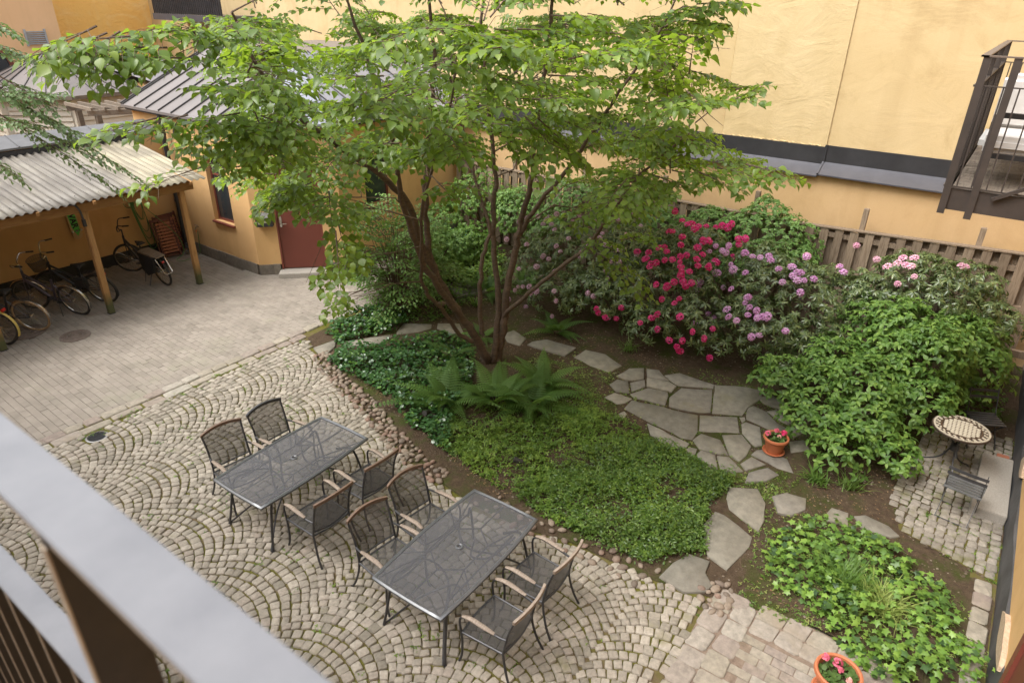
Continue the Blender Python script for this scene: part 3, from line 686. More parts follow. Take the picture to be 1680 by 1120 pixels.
for a, b, z0, z1 in ((9.72, X0w, .25, ZE), (X0w, X1w, .25, 1.35), (X0w, X1w, 2.5, ZE), (X1w, 14.05, .25, ZE)): prism_wall('wall', (a, 11.83), (b, 11.83), z0, z1, .30, MWALL, low)
# plinth of separate rough stones
MPLI = varied('plinth_stone', [(0, (0.17, 0.15, 0.125)), (1, (0.25, 0.22, 0.18))], .9, 12, .35, 1.0, 50, .01)
def plinth(a, b, name='plinth_stone'):
    a, b = np.array(a), np.array(b); L = np.linalg.norm(b-a); d = (b-a)/L; s = 0
    while s < L-.05:
        l = min(rs.uniform(.28, .5), L-s)
        prism_wall(name, tuple(a+d*s), tuple(a+d*(s+l-.008)), -.02, .255+rs.uniform(-.015, .005), .2, MPLI, low, .02+rs.uniform(0, .015)); s += l
plinth((8.35, 16.35), (8.35, 13.2)); plinth(cp(0), cp(D0-.02)); plinth(cp(D1+.02), cp(1.93)); plinth((9.74, 11.83), (14.0, 11.83))
# roof: three slopes with standing seams
ez = ZE+.08; A0 = (8.17, 17.6); A1 = (8.17, 13.12); A2 = (9.64, 11.65); A3 = (14.26, 11.65)
ry = 2.6; tan = .46
R0 = (8.17+ry*1.0, 17.6); rp = lambda p, dx, dy, h: (p[0]+dx, p[1]+dy, ez+h)
m = MB()
P1 = [(A0[0], A0[1], ez), (A1[0], A1[1], ez)]; T1 = (10.77, 14.2, ez+1.2); T0 = (10.77, 17.6, ez+1.2); T3 = (14.26, 14.2, ez+1.2)
m.add([(*A0, ez), (*A1, ez), T1, T0], [(0, 3, 2, 1)]); m.add([(*A0, ez-.06), (*A1, ez-.06), (*A1, ez), (*A0, ez)], [(0, 1, 2, 3)])
m.build('roof', MROOF, low, world=True, smooth=False)
m = MB(); m.add([(*A1, ez), (*A2, ez), T1], [(0, 1, 2)]); m.add([(*A2, ez), (*A3, ez), T3, T1], [(0, 1, 2, 3)])
m.add([(*A2, ez-.06), (*A3, ez-.06), (*A3, ez), (*A2, ez), (*A1, ez-.06), (*A1, ez)], [(0, 1, 2, 3), (4, 0, 3, 5)])
m.build('roof', MROOFB, low, world=True, smooth=False)  # same roof metal, sky reflection on these slopes put into a paler, bluer colour
m = MB(); m.add([T0, T1, T3, (14.26, 17.6, ez+1.2)], [(0, 1, 2, 3)]); m.build('roof_back', MROOF, low, world=True, smooth=False)
m = MB()
for k in range(9):
    y = 17.5-k*.53; q = min(1, (17.6-y)/0.01)
    x1 = 10.77 if y > 14.2 else 8.17+2.6*(y-13.12)/1.08
    m.bar((8.17, y, ez+.015), (x1, y, ez+.015+1.2*(x1-8.17)/2.6), .018, .04)
m.bar((*A1, ez+.01), (T1[0], T1[1], T1[2]+.02), .03, .04); m.bar((*A2, ez+.01), (T1[0], T1[1], T1[2]+.02), .03, .04)
for k in range(9):
    x = 10.1+k*.53; yt = 14.2 if x > 10.77 else 14.2-(10.77-x)*2.2; m.bar((x, 11.65, ez+.015), (x, yt, ez+.015+1.2*(yt-11.65)/2.55), .016, .035)
m.bar((14.25, 11.65, ez+.02), (14.25, 14.2, ez+1.22), .04, .05); m.bar((8.17, 17.58, ez+.02), (10.77, 17.58, ez+1.22), .05, .06)
m.build('roof_seam', MSEAM, low, world=True, smooth=False)
m = MB(); m.box(8.2, 13.2, ZE-.02, 8.5, 17.5, ZE+.03); m.box(9.7, 11.68, ZE-.02, 14.2, 12.0, ZE+.03); m.build('eaves_board', MBLACK, low, world=True)
# window in facade 1
def window(parent, name, a, b, z0, z1, inset, fmat, bars=(), depth=.05, fw=.05, sill=None, world=True):
    a, b = np.array(a, float), np.array(b, float); d = (b-a)/np.linalg.norm(b-a); n = np.array([-d[1], d[0]]); L = np.linalg.norm(b-a)
    def pt(s, q, z): p = a+d*s+n*q; return (p[0], p[1], z)
    m = MB()
    def bx(s0, s1, q0, q1, za, zb):
        vs = [pt(s, q, z) for z in (za, zb) for q in (q0, q1) for s in (s0, s1)]; m.add(vs, [(0, 2, 3, 1), (4, 5, 7, 6), (0, 1, 5, 4), (2, 6, 7, 3), (0, 4, 6, 2), (1, 3, 7, 5)])
    bx(.002, fw, inset, inset+depth, z0, z1); bx(L-fw, L-.002, inset, inset+depth, z0, z1); bx(fw, L-fw, inset, inset+depth, z0, z0+fw); bx(fw, L-fw, inset, inset+depth, z1-fw, z1)
    for k, v in bars:
        if k == 'v': bx(v-.02, v+.02, inset+.003, inset+depth-.003, z0+fw, z1-fw)
        else: bx(fw, L-fw, inset+.004, inset+depth-.004, v-.02, v+.02)
    f = m.build(name, fmat, parent, world=world, smooth=False)
    m = MB(); bx(fw, L-fw, inset+.02, inset+.026, z0+fw, z1-fw); m.build('pane', MGLASS, f, world=True, smooth=False)
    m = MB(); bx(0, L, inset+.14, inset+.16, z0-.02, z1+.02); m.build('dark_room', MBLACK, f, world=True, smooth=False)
    if sill: m = MB(); bx(-.03, L+.03, -sill, inset+.01, z0-.045, z0-.002); m.build('sill', fmat, f, world=True, bevel=.004)
    return f
window(low, 'window', (8.35, Wy1), (8.35, Wy0), Wz0, Wz1, .10, MFRAME, (('h', 2.1),), sill=.06)
window(low, 'window', (X0w, 11.83), (X1w, 11.83), 1.35, 2.5, .10, MFRAME, (), sill=.05)
# glass jars on the window sill inside
t = thing('window_bottles', 'clear bottles and jars on the sill inside the red-framed window', 'bottles', (8.5, 14.2, Wz0+.05))
for y, h, r_ in ((14.02, .2, .04), (14.14, .28, .035), (14.28, .17, .045), (14.42, .12, .05)):
    MB().lathe([(0, 0), (r_, 0), (r_, h*.6), (r_*.4, h*.8), (r_*.4, h), (0, h)], 12, (8.53, y, Wz0+.055)).build('bottle', MWHITE, t, world=True)
# door
dr = MB()
def dbox(m, s0, s1, q0, q1, z0, z1):
    nrm = np.array([-dv[1], dv[0]]); vs = []
    for z in (z0, z1):
        for q in (q0, q1):
            for s_ in (s0, s1): p = c1+dv*s_+nrm*q; vs.append((p[0], p[1], z))
    m.add(vs, [(0, 2, 3, 1), (4, 5, 7, 6), (0, 1, 5, 4), (2, 6, 7, 3), (0, 4, 6, 2), (1, 3, 7, 5)])
dbox(dr, D0+.04, D1-.04, .03, .08, .14, 2.46); door = dr.build('door', MDOOR, low, world=True, bevel=.004)
m = MB(); dbox(m, D0, D0+.038, .0, .12, .12, 2.5); dbox(m, D1-.038, D1, .0, .12, .12, 2.5); dbox(m, D0+.04, D1-.04, .0, .12, 2.462, 2.5); m.build('door_frame', MFRAME, low, world=True)
m = MB(); dbox(m, D0+.08, D0+.125, .018, .032, 1.12, 1.36); m.build('lock_plate', MCHROME, door, world=True)
m = MB(); dbox(m, D0+.10, D0+.23, -.03, -.012, 1.19, 1.21); dbox(m, D0+.10, D0+.12, -.03, .03, 1.19, 1.21); m.build('handle', MCHROME, door, world=True, bevel=.003)
m = MB(); dbox(m, D0+.36, D0+.50, .022, .032, 1.60, 1.65); m.build('name_plate', simple('brass_plate', (.35, .28, .2), .5), door, world=True)
m = MB(); dbox(m, D0-.05, D1+.08, -.30, .12, 0, .12); m.build('door_step', MGRAN, low, world=True, bevel=.012)
# letter box
t = thing('letter_box', 'black metal letter box on the ochre wall left of the red-brown door', 'letter box', (8.6, 12.9, 1.2))
m = MB(); dbox(m, .10, .46, -.15, -.003, 1.18, 1.40); m.build('box_body', MBIKE, t, world=True, bevel=.006)
m = MB(); nrm = np.array([-dv[1], dv[0]])
vs = [(*(c1+dv*s_+nrm*q), z) for s_, q, z in ((.09, -.18, 1.40), (.47, -.18, 1.40), (.47, -.002, 1.47), (.09, -.002, 1.47), (.09, -.18, 1.385), (.47, -.18, 1.385), (.47, -.002, 1.455), (.09, -.002, 1.455))]
m.add(vs, [(0, 1, 2, 3), (7, 6, 5, 4), (0, 4, 5, 1), (1, 5, 6, 2), (3, 7, 4, 0)]); m.build('lid', simple('grey_lid', (.13, .13, .13), .5), t, world=True, smooth=False)
m = MB(); dbox(m, .15, .21, -.153, -.1505, 1.24, 1.33); dbox(m, .24, .40, -.153, -.1505, 1.27, 1.32); m.build('name_card', simple('card', (.35, .36, .25), .6), t, world=True, smooth=False)
# black drainpipe in the corner
t = thing('drainpipe', 'black round drainpipe in the wall corner behind the carport', 'drainpipe', (8.22, 16.0, 0))
MB().tube(smooth_path([(8.24, 16.05, 3.3), (8.24, 16.03, 3.1), (8.22, 16.0, 2.9), (8.22, 16.0, .35), (8.2, 15.95, .2), (8.1, 15.8, .12)]), .055, 12).build('pipe', MBIKE, t, world=True)
m = MB()
for z in (.4, 1.3, 2.1, 2.85): m.lathe([(.056, -.03), (.064, -.03), (.064, .03), (.056, .03)], 14, (8.22, 16.0, z))
m.build('collar', MBIKE, t, world=True)['kind'] = 'stuff'; MB().tube([(8.12, 15.84, .13), (8.03, 15.72, .1)], .05, 12).build('outlet', MCHROME, t, world=True)

# ------------------------------------------------------------------ ochre yard wall behind the carport
yw = thing('yard_wall', 'ochre yard wall with black base and metal coping, behind the parked bicycles', 'wall', (4, 16.6, 0))
wallbox('wall_face', MWALL, -2.2, 16.40, .27, 8.34, 16.8, 2.88, yw)
m = MB(); m.box(-2.2, 16.37, -.02, 8.33, 16.8, .265); m.build('black_base', MBLACK, yw, world=True, smooth=False)
m = MB(); m.add([(-2.2, 16.34, 2.92), (8.3, 16.34, 2.92), (8.3, 16.92, 3.08), (-2.2, 16.92, 3.08), (-2.2, 16.34, 2.88), (8.3, 16.34, 2.88), (8.3, 16.92, 3.04), (-2.2, 16.92, 3.04)], [(0, 1, 2, 3), (7, 6, 5, 4), (0, 4, 5, 1), (3, 2, 6, 7), (1, 5, 6, 2)])
for x in np.arange(-1, 8, 1.6): m.bar((x, 16.335, 2.93), (x, 16.92, 3.09), .02, .02)
m.build('coping', simple('coping_grey', (0.16, 0.16, 0.165), .5, .2, col2=(.11, .11, .115), scale=4), yw, world=True, smooth=False)

# ------------------------------------------------------------------ carport
cpt = thing('carport', 'open timber carport with corrugated roof over the parked bicycles', 'carport', (5, 15, 0))
for i, (x, y) in enumerate(((3.30, 13.66), (5.25, 13.75), (7.20, 13.80))):
    x += .0; MB().box(x-.055, y-.055, .02, x+.055, y+.055, 2.10).build('post', MPOST, cpt, world=True, bevel=.006)
    m = MB(); m.box(x-.06, y-.06, 0, x+.06, y+.06, .022); m.build('post_foot', MBLACK, cpt, world=True)
MB().box(.2, 13.66, 2.105, 7.42, 13.74, 2.27).build('beam', MBEAM, cpt, world=True, bevel=.005)
MB().box(.2, 16.28, 2.50, 7.5, 16.36, 2.66).build('beam', MBEAM, cpt, world=True, bevel=.005)
for x in np.arange(.6, 7.5, .95): MB().bar((x, 13.40, 2.30), (x, 16.36, 2.70), .05, .06).build('rafter', MBEAM, cpt, world=True)
m = MB(); m.bar((5.30, 13.72, 1.85), (5.62, 13.72, 2.12), .05, .07)
def rz(y): return 2.345+(y-13.42)*(2.765-2.345)/(16.35-13.42)
m2, tt, pp, oo = newmat('corrugated_sheet'); co = wpos(tt)
gr = noise(tt, co, 1.2, 5, .6, .6); bc_ = ramp(tt, gr, [(0.3, (0.20, 0.18, 0.155)), (0.55, (0.28, 0.255, 0.215)), (0.75, (0.36, 0.33, 0.26))])
mp = N(tt, 'ShaderNodeMapping'); mp.inputs['Scale'].default_value = (14, .7, 1); tt.links.new(co, mp.inputs[0])
bc_ = mix(tt, 1.0, bc_, ramp(tt, noise(tt, mp.outputs[0], 1.5, 4), [(.35, (.62, .6, .56)), (.6, (1, 1, 1))]), 'MULTIPLY')
spk = ramp(tt, noise(tt, co, 55, 2), [(.70, (0, 0, 0)), (.74, (1, 1, 1))]); bc_ = mix(tt, math_(tt, 'MULTIPLY', spk, .5), bc_, (.12, .11, .08))
sx_ = N(tt, 'ShaderNodeSeparateXYZ'); tt.links.new(co, sx_.inputs[0]); old = ramp(tt, math_(tt, 'MULTIPLY', sx_.outputs[0], .1), [(.60, (.75, .75, .77)), (.66, (1.2, 1.17, 1.0))])
bc_ = mix(tt, 1.0, bc_, old, 'MULTIPLY')
tt.links.new(bc_, pp.inputs['Base Color']); pp.inputs['Roughness'].default_value = .55
trn = N(tt, 'ShaderNodeBsdfTranslucent'); trn.inputs[0].default_value = (.5, .38, .2, 1); msh = N(tt, 'ShaderNodeMixShader'); msh.inputs[0].default_value = .10
tt.links.new(pp.outputs[0], msh.inputs[1]); tt.links.new(trn.outputs[0], msh.inputs[2]); tt.links.new(msh.outputs[0], oo.inputs[0])
seams = [.1, 1.9, 3.55, 4.95, 6.3, 7.52]
for i in range(5):
    x0, x1 = seams[i], seams[i+1]+.07; nx = int((x1-x0)/.0176); m = MB(); vs = []; dz = .006*(i % 2)
    for k in range(nx+1):
        x = x0+(x1-x0)*k/nx; c = .021*math.cos(2*PI*x/.141)
        for q in range(6): y = 13.42+(16.35-13.42)*q/5; vs.append((x+.03*q/5*(0 if i < 4 else 1), y+(.012*(i % 2) if q == 0 else 0), rz(y)+c+dz))
    fs = [(6*k+q, 6*(k+1)+q, 6*(k+1)+q+1, 6*k+q+1) for k in range(nx) for q in range(5)]
    m.add(vs, fs); o = m.build('roof_sheet', m2, cpt, world=True, ang=80); md = o.modifiers.new('thickness', 'SOLIDIFY'); md.thickness = .004; md.offset = -1
m = MB()
for i in range(34):
    for y in (13.72, 16.3): x = .3+i*.2115; m.lathe([(0, .03), (.008, .028), (.012, .02)], 6, (x, y, rz(y)-.0))
m.build('roof_screws', MBLACK, cpt, world=True)
MB().box(.1, 16.352, 2.70, 7.62, 16.395, 2.86).build('rear_flashing', MFLASH, cpt, world=True)
t = thing('bent_tube', 'bent dark metal tube with black grip hanging on the middle carport post', 'tube', (5.1, 13.62, 2.1))
MB().tube(smooth_path([(5.0, 13.62, 2.30), (5.08, 13.60, 2.27), (5.14, 13.60, 2.15), (5.155, 13.60, 1.98)]), .018, 8).build('tube', MSTEEL, t, world=True)
MB().tube([(5.155, 13.60, 1.99), (5.158, 13.60, 1.86)], .034, 10).build('grip', MRUB, t, world=True)

# ------------------------------------------------------------------ plank fence in front of the yellow building
fn = thing('plank_fence', 'weathered plank fence with boards in front of and behind its rails', 'fence', (13.6, 4, 0))
def ftop(y): return 2.13-.047*(y+.9) if y < 3 else 1.95
k = 0; y = -.88
while y < 11.7:
    top = ftop(y)+rs.uniform(-.01, .01); front = k % 2 == 0
    x = 13.545 if front else 13.645; wd = .148+rs.uniform(-.004, .004)
    MB().box(x-.011, y-wd/2, .03, x+.011, y+wd/2, top).build('plank', MFENCE, fn, world=True, smooth=False); y += .130; k += 1
for z in (.35, 1.15, 1.82): MB().box(13.558, -.95, z, 13.632, 11.72, z+.09).build('rail', MFENCE, fn, world=True, smooth=False)
m = MB()
for a in np.arange(-.95, 11.6, 1.0): m.bar((13.59, a, ftop(a)+.02), (13.59, a+1.0, ftop(a+1.0)+.02), .14, .022)
m.build('cap_board', MFENCE, fn, world=True, smooth=False)
for y in (.06, 1.90, 3.9, 5.9, 7.9, 9.9, 11.6): MB().box(13.66, y-.045, 0, 13.75, y+.045, 2.42).build('fence_post', MFENCE, fn, world=True, bevel=.005)
MB().box(13.35, -1.16, .42, 13.43, -.5, .54).build('cross_board', MFENCE, fn, world=True, smooth=False)

# ------------------------------------------------------------------ far left background
def bldg_window(parent, x0, x1, z0, z1, y, mat, bars): return window(parent, 'window', (x0, y), (x1, y), z0, z1, .02, mat, bars, fw=.07)
pb = thing('peach_house', 'smooth peach coloured house with round-arched window and wall vent, far top left', 'building', (6, 25, 0))
wallbox('wall', MPEACH, -3, 25.0, -.2, 10.30, 26.9, 8, pb)
m = MB()
for q in range(7): z = 4.28+q*.055; m.box(9.33, 24.94, z, 9.83, 24.985, z+.03)
m.box(9.28, 24.95, 4.23, 9.33, 24.998, 4.70); m.box(9.83, 24.95, 4.23, 9.88, 24.998, 4.70); m.build('wall_vent', simple('vent_grey', (.4, .42, .45), .5), pb, world=True, smooth=False)
m = MB(); cx, cz = 8.05, 3.75; n = 16
vs = []
for a in np.linspace(0, PI, n): vs += [(cx+.72*math.cos(a), 24.93, cz+.62*math.sin(a)), (cx+.60*math.cos(a), 24.93, cz+.5*math.sin(a)), (cx+.72*math.cos(a), 24.998, cz+.62*math.sin(a))]
m.add(vs, [(3*i, 3*i+1, 3*i+4, 3*i+3) for i in range(n-1)]+[(3*i, 3*i+3, 3*i+5, 3*i+2) for i in range(n-1)]); m.build('arch_frame', MFRAME, pb, world=True)
m = MB(); m.add([(cx+.6*math.cos(a), 24.96, cz+.5*math.sin(a)) for a in np.linspace(0, PI, n)]+[(cx-.6, 24.96, 2), (cx+.6, 24.96, 2)], [tuple(range(n+2))]); m.build('arch_pane', MGLASS, pb, world=True, smooth=False)
ob = thing('orange_house', 'bright orange-yellow house with uneven plaster and green-framed windows, far top left', 'building', (12, 27, 0))
wallbox('wall', MORANGE, 10.30, 26.9, -.2, 14.9, 27.6, 8, ob)
bldg_window(ob, 12.0, 13.0, 2.9, 4.42, 26.9, MGREENW, (('v', .5), ('h', 3.95)))
fw_ = window(rb, 'window', (14.3, 25.2), (14.3, 24.1), 3.0, 4.55, .0, MGREENW, (('v', .55), ('h', 4.0)), fw=.08)
bk = thing('far_balcony', 'dark railed balcony on the far orange wall at the top left', 'balcony', (13.6, 23.5, 5))
q0 = PX(200, 28, 13.5); 
m = MB(); m.box(13.15, 20.6, 4.93, 14.29, 24.6, 5.12); m.build('slab', MLEDGE, bk, world=True, smooth=False)
m = MB()
for y in np.arange(20.65, 24.6, .11): m.box(13.16, y, 5.12, 13.175, y+.02, 6.1)
for x in np.arange(13.2, 14.2, .11): m.box(x, 24.56, 5.12, x+.02, 24.575, 6.1)
m.build('baluster', MFLASH, bk, world=True, smooth=False)['kind'] = 'stuff'; m = MB(); m.box(13.19, 20.62, 5.13, 13.2, 24.55, 6.05); m.box(13.2, 24.53, 5.13, 14.29, 24.54, 6.05); m.build('screen', MFLASH, bk, world=True, smooth=False)
m = MB(); m.box(13.14, 20.6, 6.1, 13.2, 24.6, 6.15); m.box(13.14, 24.54, 6.1, 14.29, 24.6, 6.15); m.build('handrail', MFLASH, bk, world=True, smooth=False)
# octagonal timber kiosk with a metal tent roof
kz = 3.2; L = 2.0; Ax, Ay = 8.58, 21.13; cx, cy = Ax+1.0, Ay+2.41; ro = 2.61; ki = thing('kiosk', 'grey-beige boarded octagonal kiosk with grey tent roof beyond the yard wall', 'kiosk', (cx, cy, 0))
oc = [(cx+ro*math.cos(R(-112.5+45*i)), cy+ro*math.sin(R(-112.5+45*i))) for i in range(8)]
ow = [(cx+(ro-.22)*math.cos(R(-112.5+45*i)), cy+(ro-.22)*math.sin(R(-112.5+45*i))) for i in range(8)]
ap = (cx-.55, cy-.35, kz+1.02); m = MB()
for i in range(8): a, b = oc[i], oc[(i+1) % 8]; m.add([(*a, kz), (*b, kz), ap], [(0, 1, 2)])
m.build('roof', MROOF, ki, world=True, smooth=False); m = MB()
for i in range(8):
    a, b = np.array([*oc[i], kz+.01]), np.array([*oc[(i+1) % 8], kz+.01]); m.bar(a, ap, .035, .04)
    for f in (.33, .67): p = a+(b-a)*f; q = p+(np.array(ap)-p)*.93; m.bar(p, q, .02, .035)
m.build('roof_seam', MSEAM, ki, world=True, smooth=False)
m = MB()
for i in range(8): m.bar((*oc[i], kz-.05), (*oc[(i+1) % 8], kz-.05), .05, .10)
m.build('eaves_board', MPERG, ki, world=True, smooth=False)
for i in (5, 6, 7, 0, 1):
    a, b = np.array(ow[i]), np.array(ow[(i+1) % 8]); prism_wall('wall_panel', a, b, -.1, kz-.1, .05, MKIOSK, ki)
    for q in range(11):
        z = 1.50+q*.145; d = (b-a)/np.linalg.norm(b-a); n_ = np.array([-d[1], d[0]]); s0, s1 = a+d*.13, b-d*.13
        vs = [(*(s0-n_*.045), z), (*(s1-n_*.045), z), (*(s1-n_*.006), z+.128), (*(s0-n_*.006), z+.128), (*s0, z), (*s1, z)]
        MB().add(vs, [(0, 1, 2, 3), (4, 5, 1, 0)]).build('board', MKIOSK, ki, world=True, smooth=False)
    m = MB(); m.bar((*a, -.1), (*a, kz-.1), .16, .16, (1, 0, 0)); mid = (a+b)/2; m.build('corner_post', MKIOSK, ki, world=True, smooth=False)
# little pergola
pg = thing('pergola', 'weathered grey timber pergola between the kiosk and the low house roof', 'pergola', (7.7, 18.4, 0))
for x, y in ((8.03, 18.6), (9.2, 17.95), (8.1, 19.8)): MB().box(x-.06, y-.06, -.1, x+.06, y+.06, 3.02).build('post', MPERG, pg, world=True)
for (a, b) in (((7.85, 18.72, 3.07), (9.6, 17.75, 3.07)), ((7.9, 19.95, 3.07), (9.9, 18.9, 3.07))): MB().bar(a, b, .07, .13).build('beam', MPERG, pg, world=True, smooth=False)
for k in range(7): MB().bar((7.9+k*.26, 18.55-k*.14, 3.17), (7.95+k*.27, 20.1-k*.14, 3.17), .05, .08).build('slat', MPERG, pg, world=True, smooth=False)
sh = thing('annex', 'low annex with pale blue-grey sheet roof, far behind the tree', 'building', (12.2, 20.5, 0))
MB().box(10.6, 18.5, -.1, 14.2, 23.5, 3.35).build('walls', MWALL, sh, world=True, smooth=False)
m = MB(); m.add([(10.4, 18.4, 3.36), (14.24, 18.4, 3.36), (14.24, 23.6, 3.75), (10.4, 23.6, 3.75)], [(0, 1, 2, 3)]); m.build('roof', MROOFB, sh, world=True, smooth=False)
# ------------------------------------------------------------------ patio furniture
MTEAK2 = simple('brown_teak', (0.18, 0.115, 0.08), 0.6, col2=(0.105, 0.068, 0.048), scale=14, bmp=0.3, bscale=80, useobj=True, stretch=(1, 5, 5))
def patio_chair(name, label, loc, rz, crest_mat):
    """sitter faces +Y; origin on the ground below the seat"""
    t = thing(name, label, 'chair', loc, rz, 'patio chairs round the two mesh tables')
    for s in (-1, 1):
        MB().tube(smooth_path([(s*.285, .29, 0), (s*.275, .255, .12), (s*.27, .25, .30), (s*.268, .262, .42)], 4), .0125, 8).build('leg', MSTEEL, t)
        MB().tube(smooth_path([(s*.285, -.34, 0), (s*.27, -.27, .14), (s*.255, -.225, .30), (s*.25, -.205, .42)], 4), .0125, 8).build('leg', MSTEEL, t)
        MB().lathe([(.017, 0), (.017, .012), (.013, .02)], 8, (s*.285, .29, 0)).lathe([(.017, 0), (.017, .012), (.013, .02)], 8, (s*.285, -.34, 0)).build('foot_cap', MRUB, t)
        MB().tube(smooth_path([(s*.268, .262, .42), (s*.27, .275, .55), (s*.272, .25, .625), (s*.274, .17, .655), (s*.272, .0, .645), (s*.262, -.16, .625), (s*.25, -.235, .622)], 5), .0115, 8).build('arm_tube', MSTEEL, t)
        m = MB(); pts = smooth_path([(s*.274, .235, .655), (s*.275, .14, .678), (s*.274, .02, .668), (s*.268, -.12, .648)], 5); n = len(pts)
        m.tube(pts, [.010+.016*math.sin(PI*(i+.8)/(n+.6))**.5 for i in range(n)], 10, flat=.55); m.build('armrest', MTEAK, t)
    m = MB()
    bp = {}
    for s in (-1, 1):
        bp[s] = smooth_path([(s*.25, -.205, .42), (s*.245, -.225, .55), (s*.245, -.262, .72), (s*.255, -.325, .905)], 5); m.tube(bp[s], .0125, 8)
    m.tube(smooth_path([(-.245, -.215, .475), (0, -.245, .455), (.245, -.215, .475)], 5), .010, 8)
    m.build('back_frame', MSTEEL, t)
    n = 10; cr = [(x, -.325-.045*(1-(x/.265)**2), .908+.028*(1-(x/.265)**2)) for x in np.linspace(-.268, .268, n)]
    m = MB(); vs = []
    for p in cr: vs += [(p[0], p[1]-.014, p[2]-.012), (p[0], p[1]+.012, p[2]-.016), (p[0], p[1]+.014, p[2]+.022), (p[0], p[1]-.012, p[2]+.024)]
    m.add(vs, [(4*i+j, 4*i+(j+1) % 4, 4*i+4+(j+1) % 4, 4*i+4+j) for i in range(n-1) for j in range(4)]+[(3, 2, 1, 0), (4*n-4, 4*n-3, 4*n-2, 4*n-1)]); m.build('top_rail', crest_mat, t, ang=50)
    nu, nv = 9, 8; vs = []
    for j in range(nv):
        f = j/(nv-1); z = .475+f*.43; L_ = -.245-.012*f; y0 = np.interp(z, [.42, .55, .72, .905], [-.205, -.225, -.262, -.325])
        for i in range(nu):
            u = i/(nu-1)*2-1; vs.append((-L_*u*.985, y0-(.03+.015*f)*(1-u*u), z-.02*(1-f)*(1-u*u)+.02*f*(1-u*u)))
    MB().add(vs, [(j*nu+i, j*nu+i+1, (j+1)*nu+i+1, (j+1)*nu+i) for j in range(nv-1) for i in range(nu-1)]).build('back_sling', MMESHC, t)
    vs = []
    for j in range(7):
        f = j/6; y = -.205+f*.455; hw = .243+.02*f
        for i in range(nu): u = i/(nu-1)*2-1; vs.append((hw*u, y+(.02*(1-u*u) if j == 6 else 0), .428-.014*(1-u*u)*math.sin(PI*f)-.0*f))
    MB().add(vs, [(j*nu+i, j*nu+i+1, (j+1)*nu+i+1, (j+1)*nu+i) for j in range(6) for i in range(nu-1)]).build('seat_sling', MMESHC, t)
    m = MB(); m.tube(smooth_path([(-.25, -.205, .42), (-.268, .25, .42)], 3), .012, 8); m.tube(smooth_path([(.25, -.205, .42), (.268, .25, .42)], 3), .012, 8)
    m.tube(smooth_path([(-.268, .25, .42), (0, .278, .405), (.268, .25, .42)], 5), .012, 8); m.tube(smooth_path([(-.25, -.205, .42), (0, -.225, .41), (.25, -.205, .42)], 4), .011, 8)
    m.build('seat_frame', MSTEEL, t)
    return t
CH0 = patio_chair('patio_chair', 'all-metal mesh patio chair without wooden top rail, far side of the upper table', (4.20, 6.74, 0), PI+.02, MSTEEL)
CH1 = patio_chair('patio_chair', 'mesh patio chair with brown top rail, far side of the upper table, left end', (3.55, 6.76, 0), PI-.09, MTEAK2)
def chcopy(src, loc, rz, label):
    c = copy_tree(src); c.location = loc; c.rotation_euler = (0, 0, rz); c['label'] = label; return c
chcopy(CH1, (3.60, 5.30, 0), -.03, 'mesh patio chair on the near side of the upper table, left of the two there')
chcopy(CH1, (4.35, 5.33, 0), -.02, 'mesh patio chair, near side of the upper table, the one closer to the bed')
chcopy(CH1, (3.61, 4.17, 0), PI-.08, 'mesh patio chair on the far side of the lower table, at its left end')
chcopy(CH1, (4.27, 4.25, 0), PI-.07, 'mesh patio chair on the far side of the lower table, closer to the bed')
CH2 = patio_chair('patio_chair', 'mesh patio chair with pale bleached armrests, nearest of all patio chairs to the camera', (3.64, 2.72, 0), .05, MTEAK)
chcopy(CH2, (4.36, 2.75, 0), .01, 'mesh patio chair with pale bleached wood, near side of the lower table, right end')

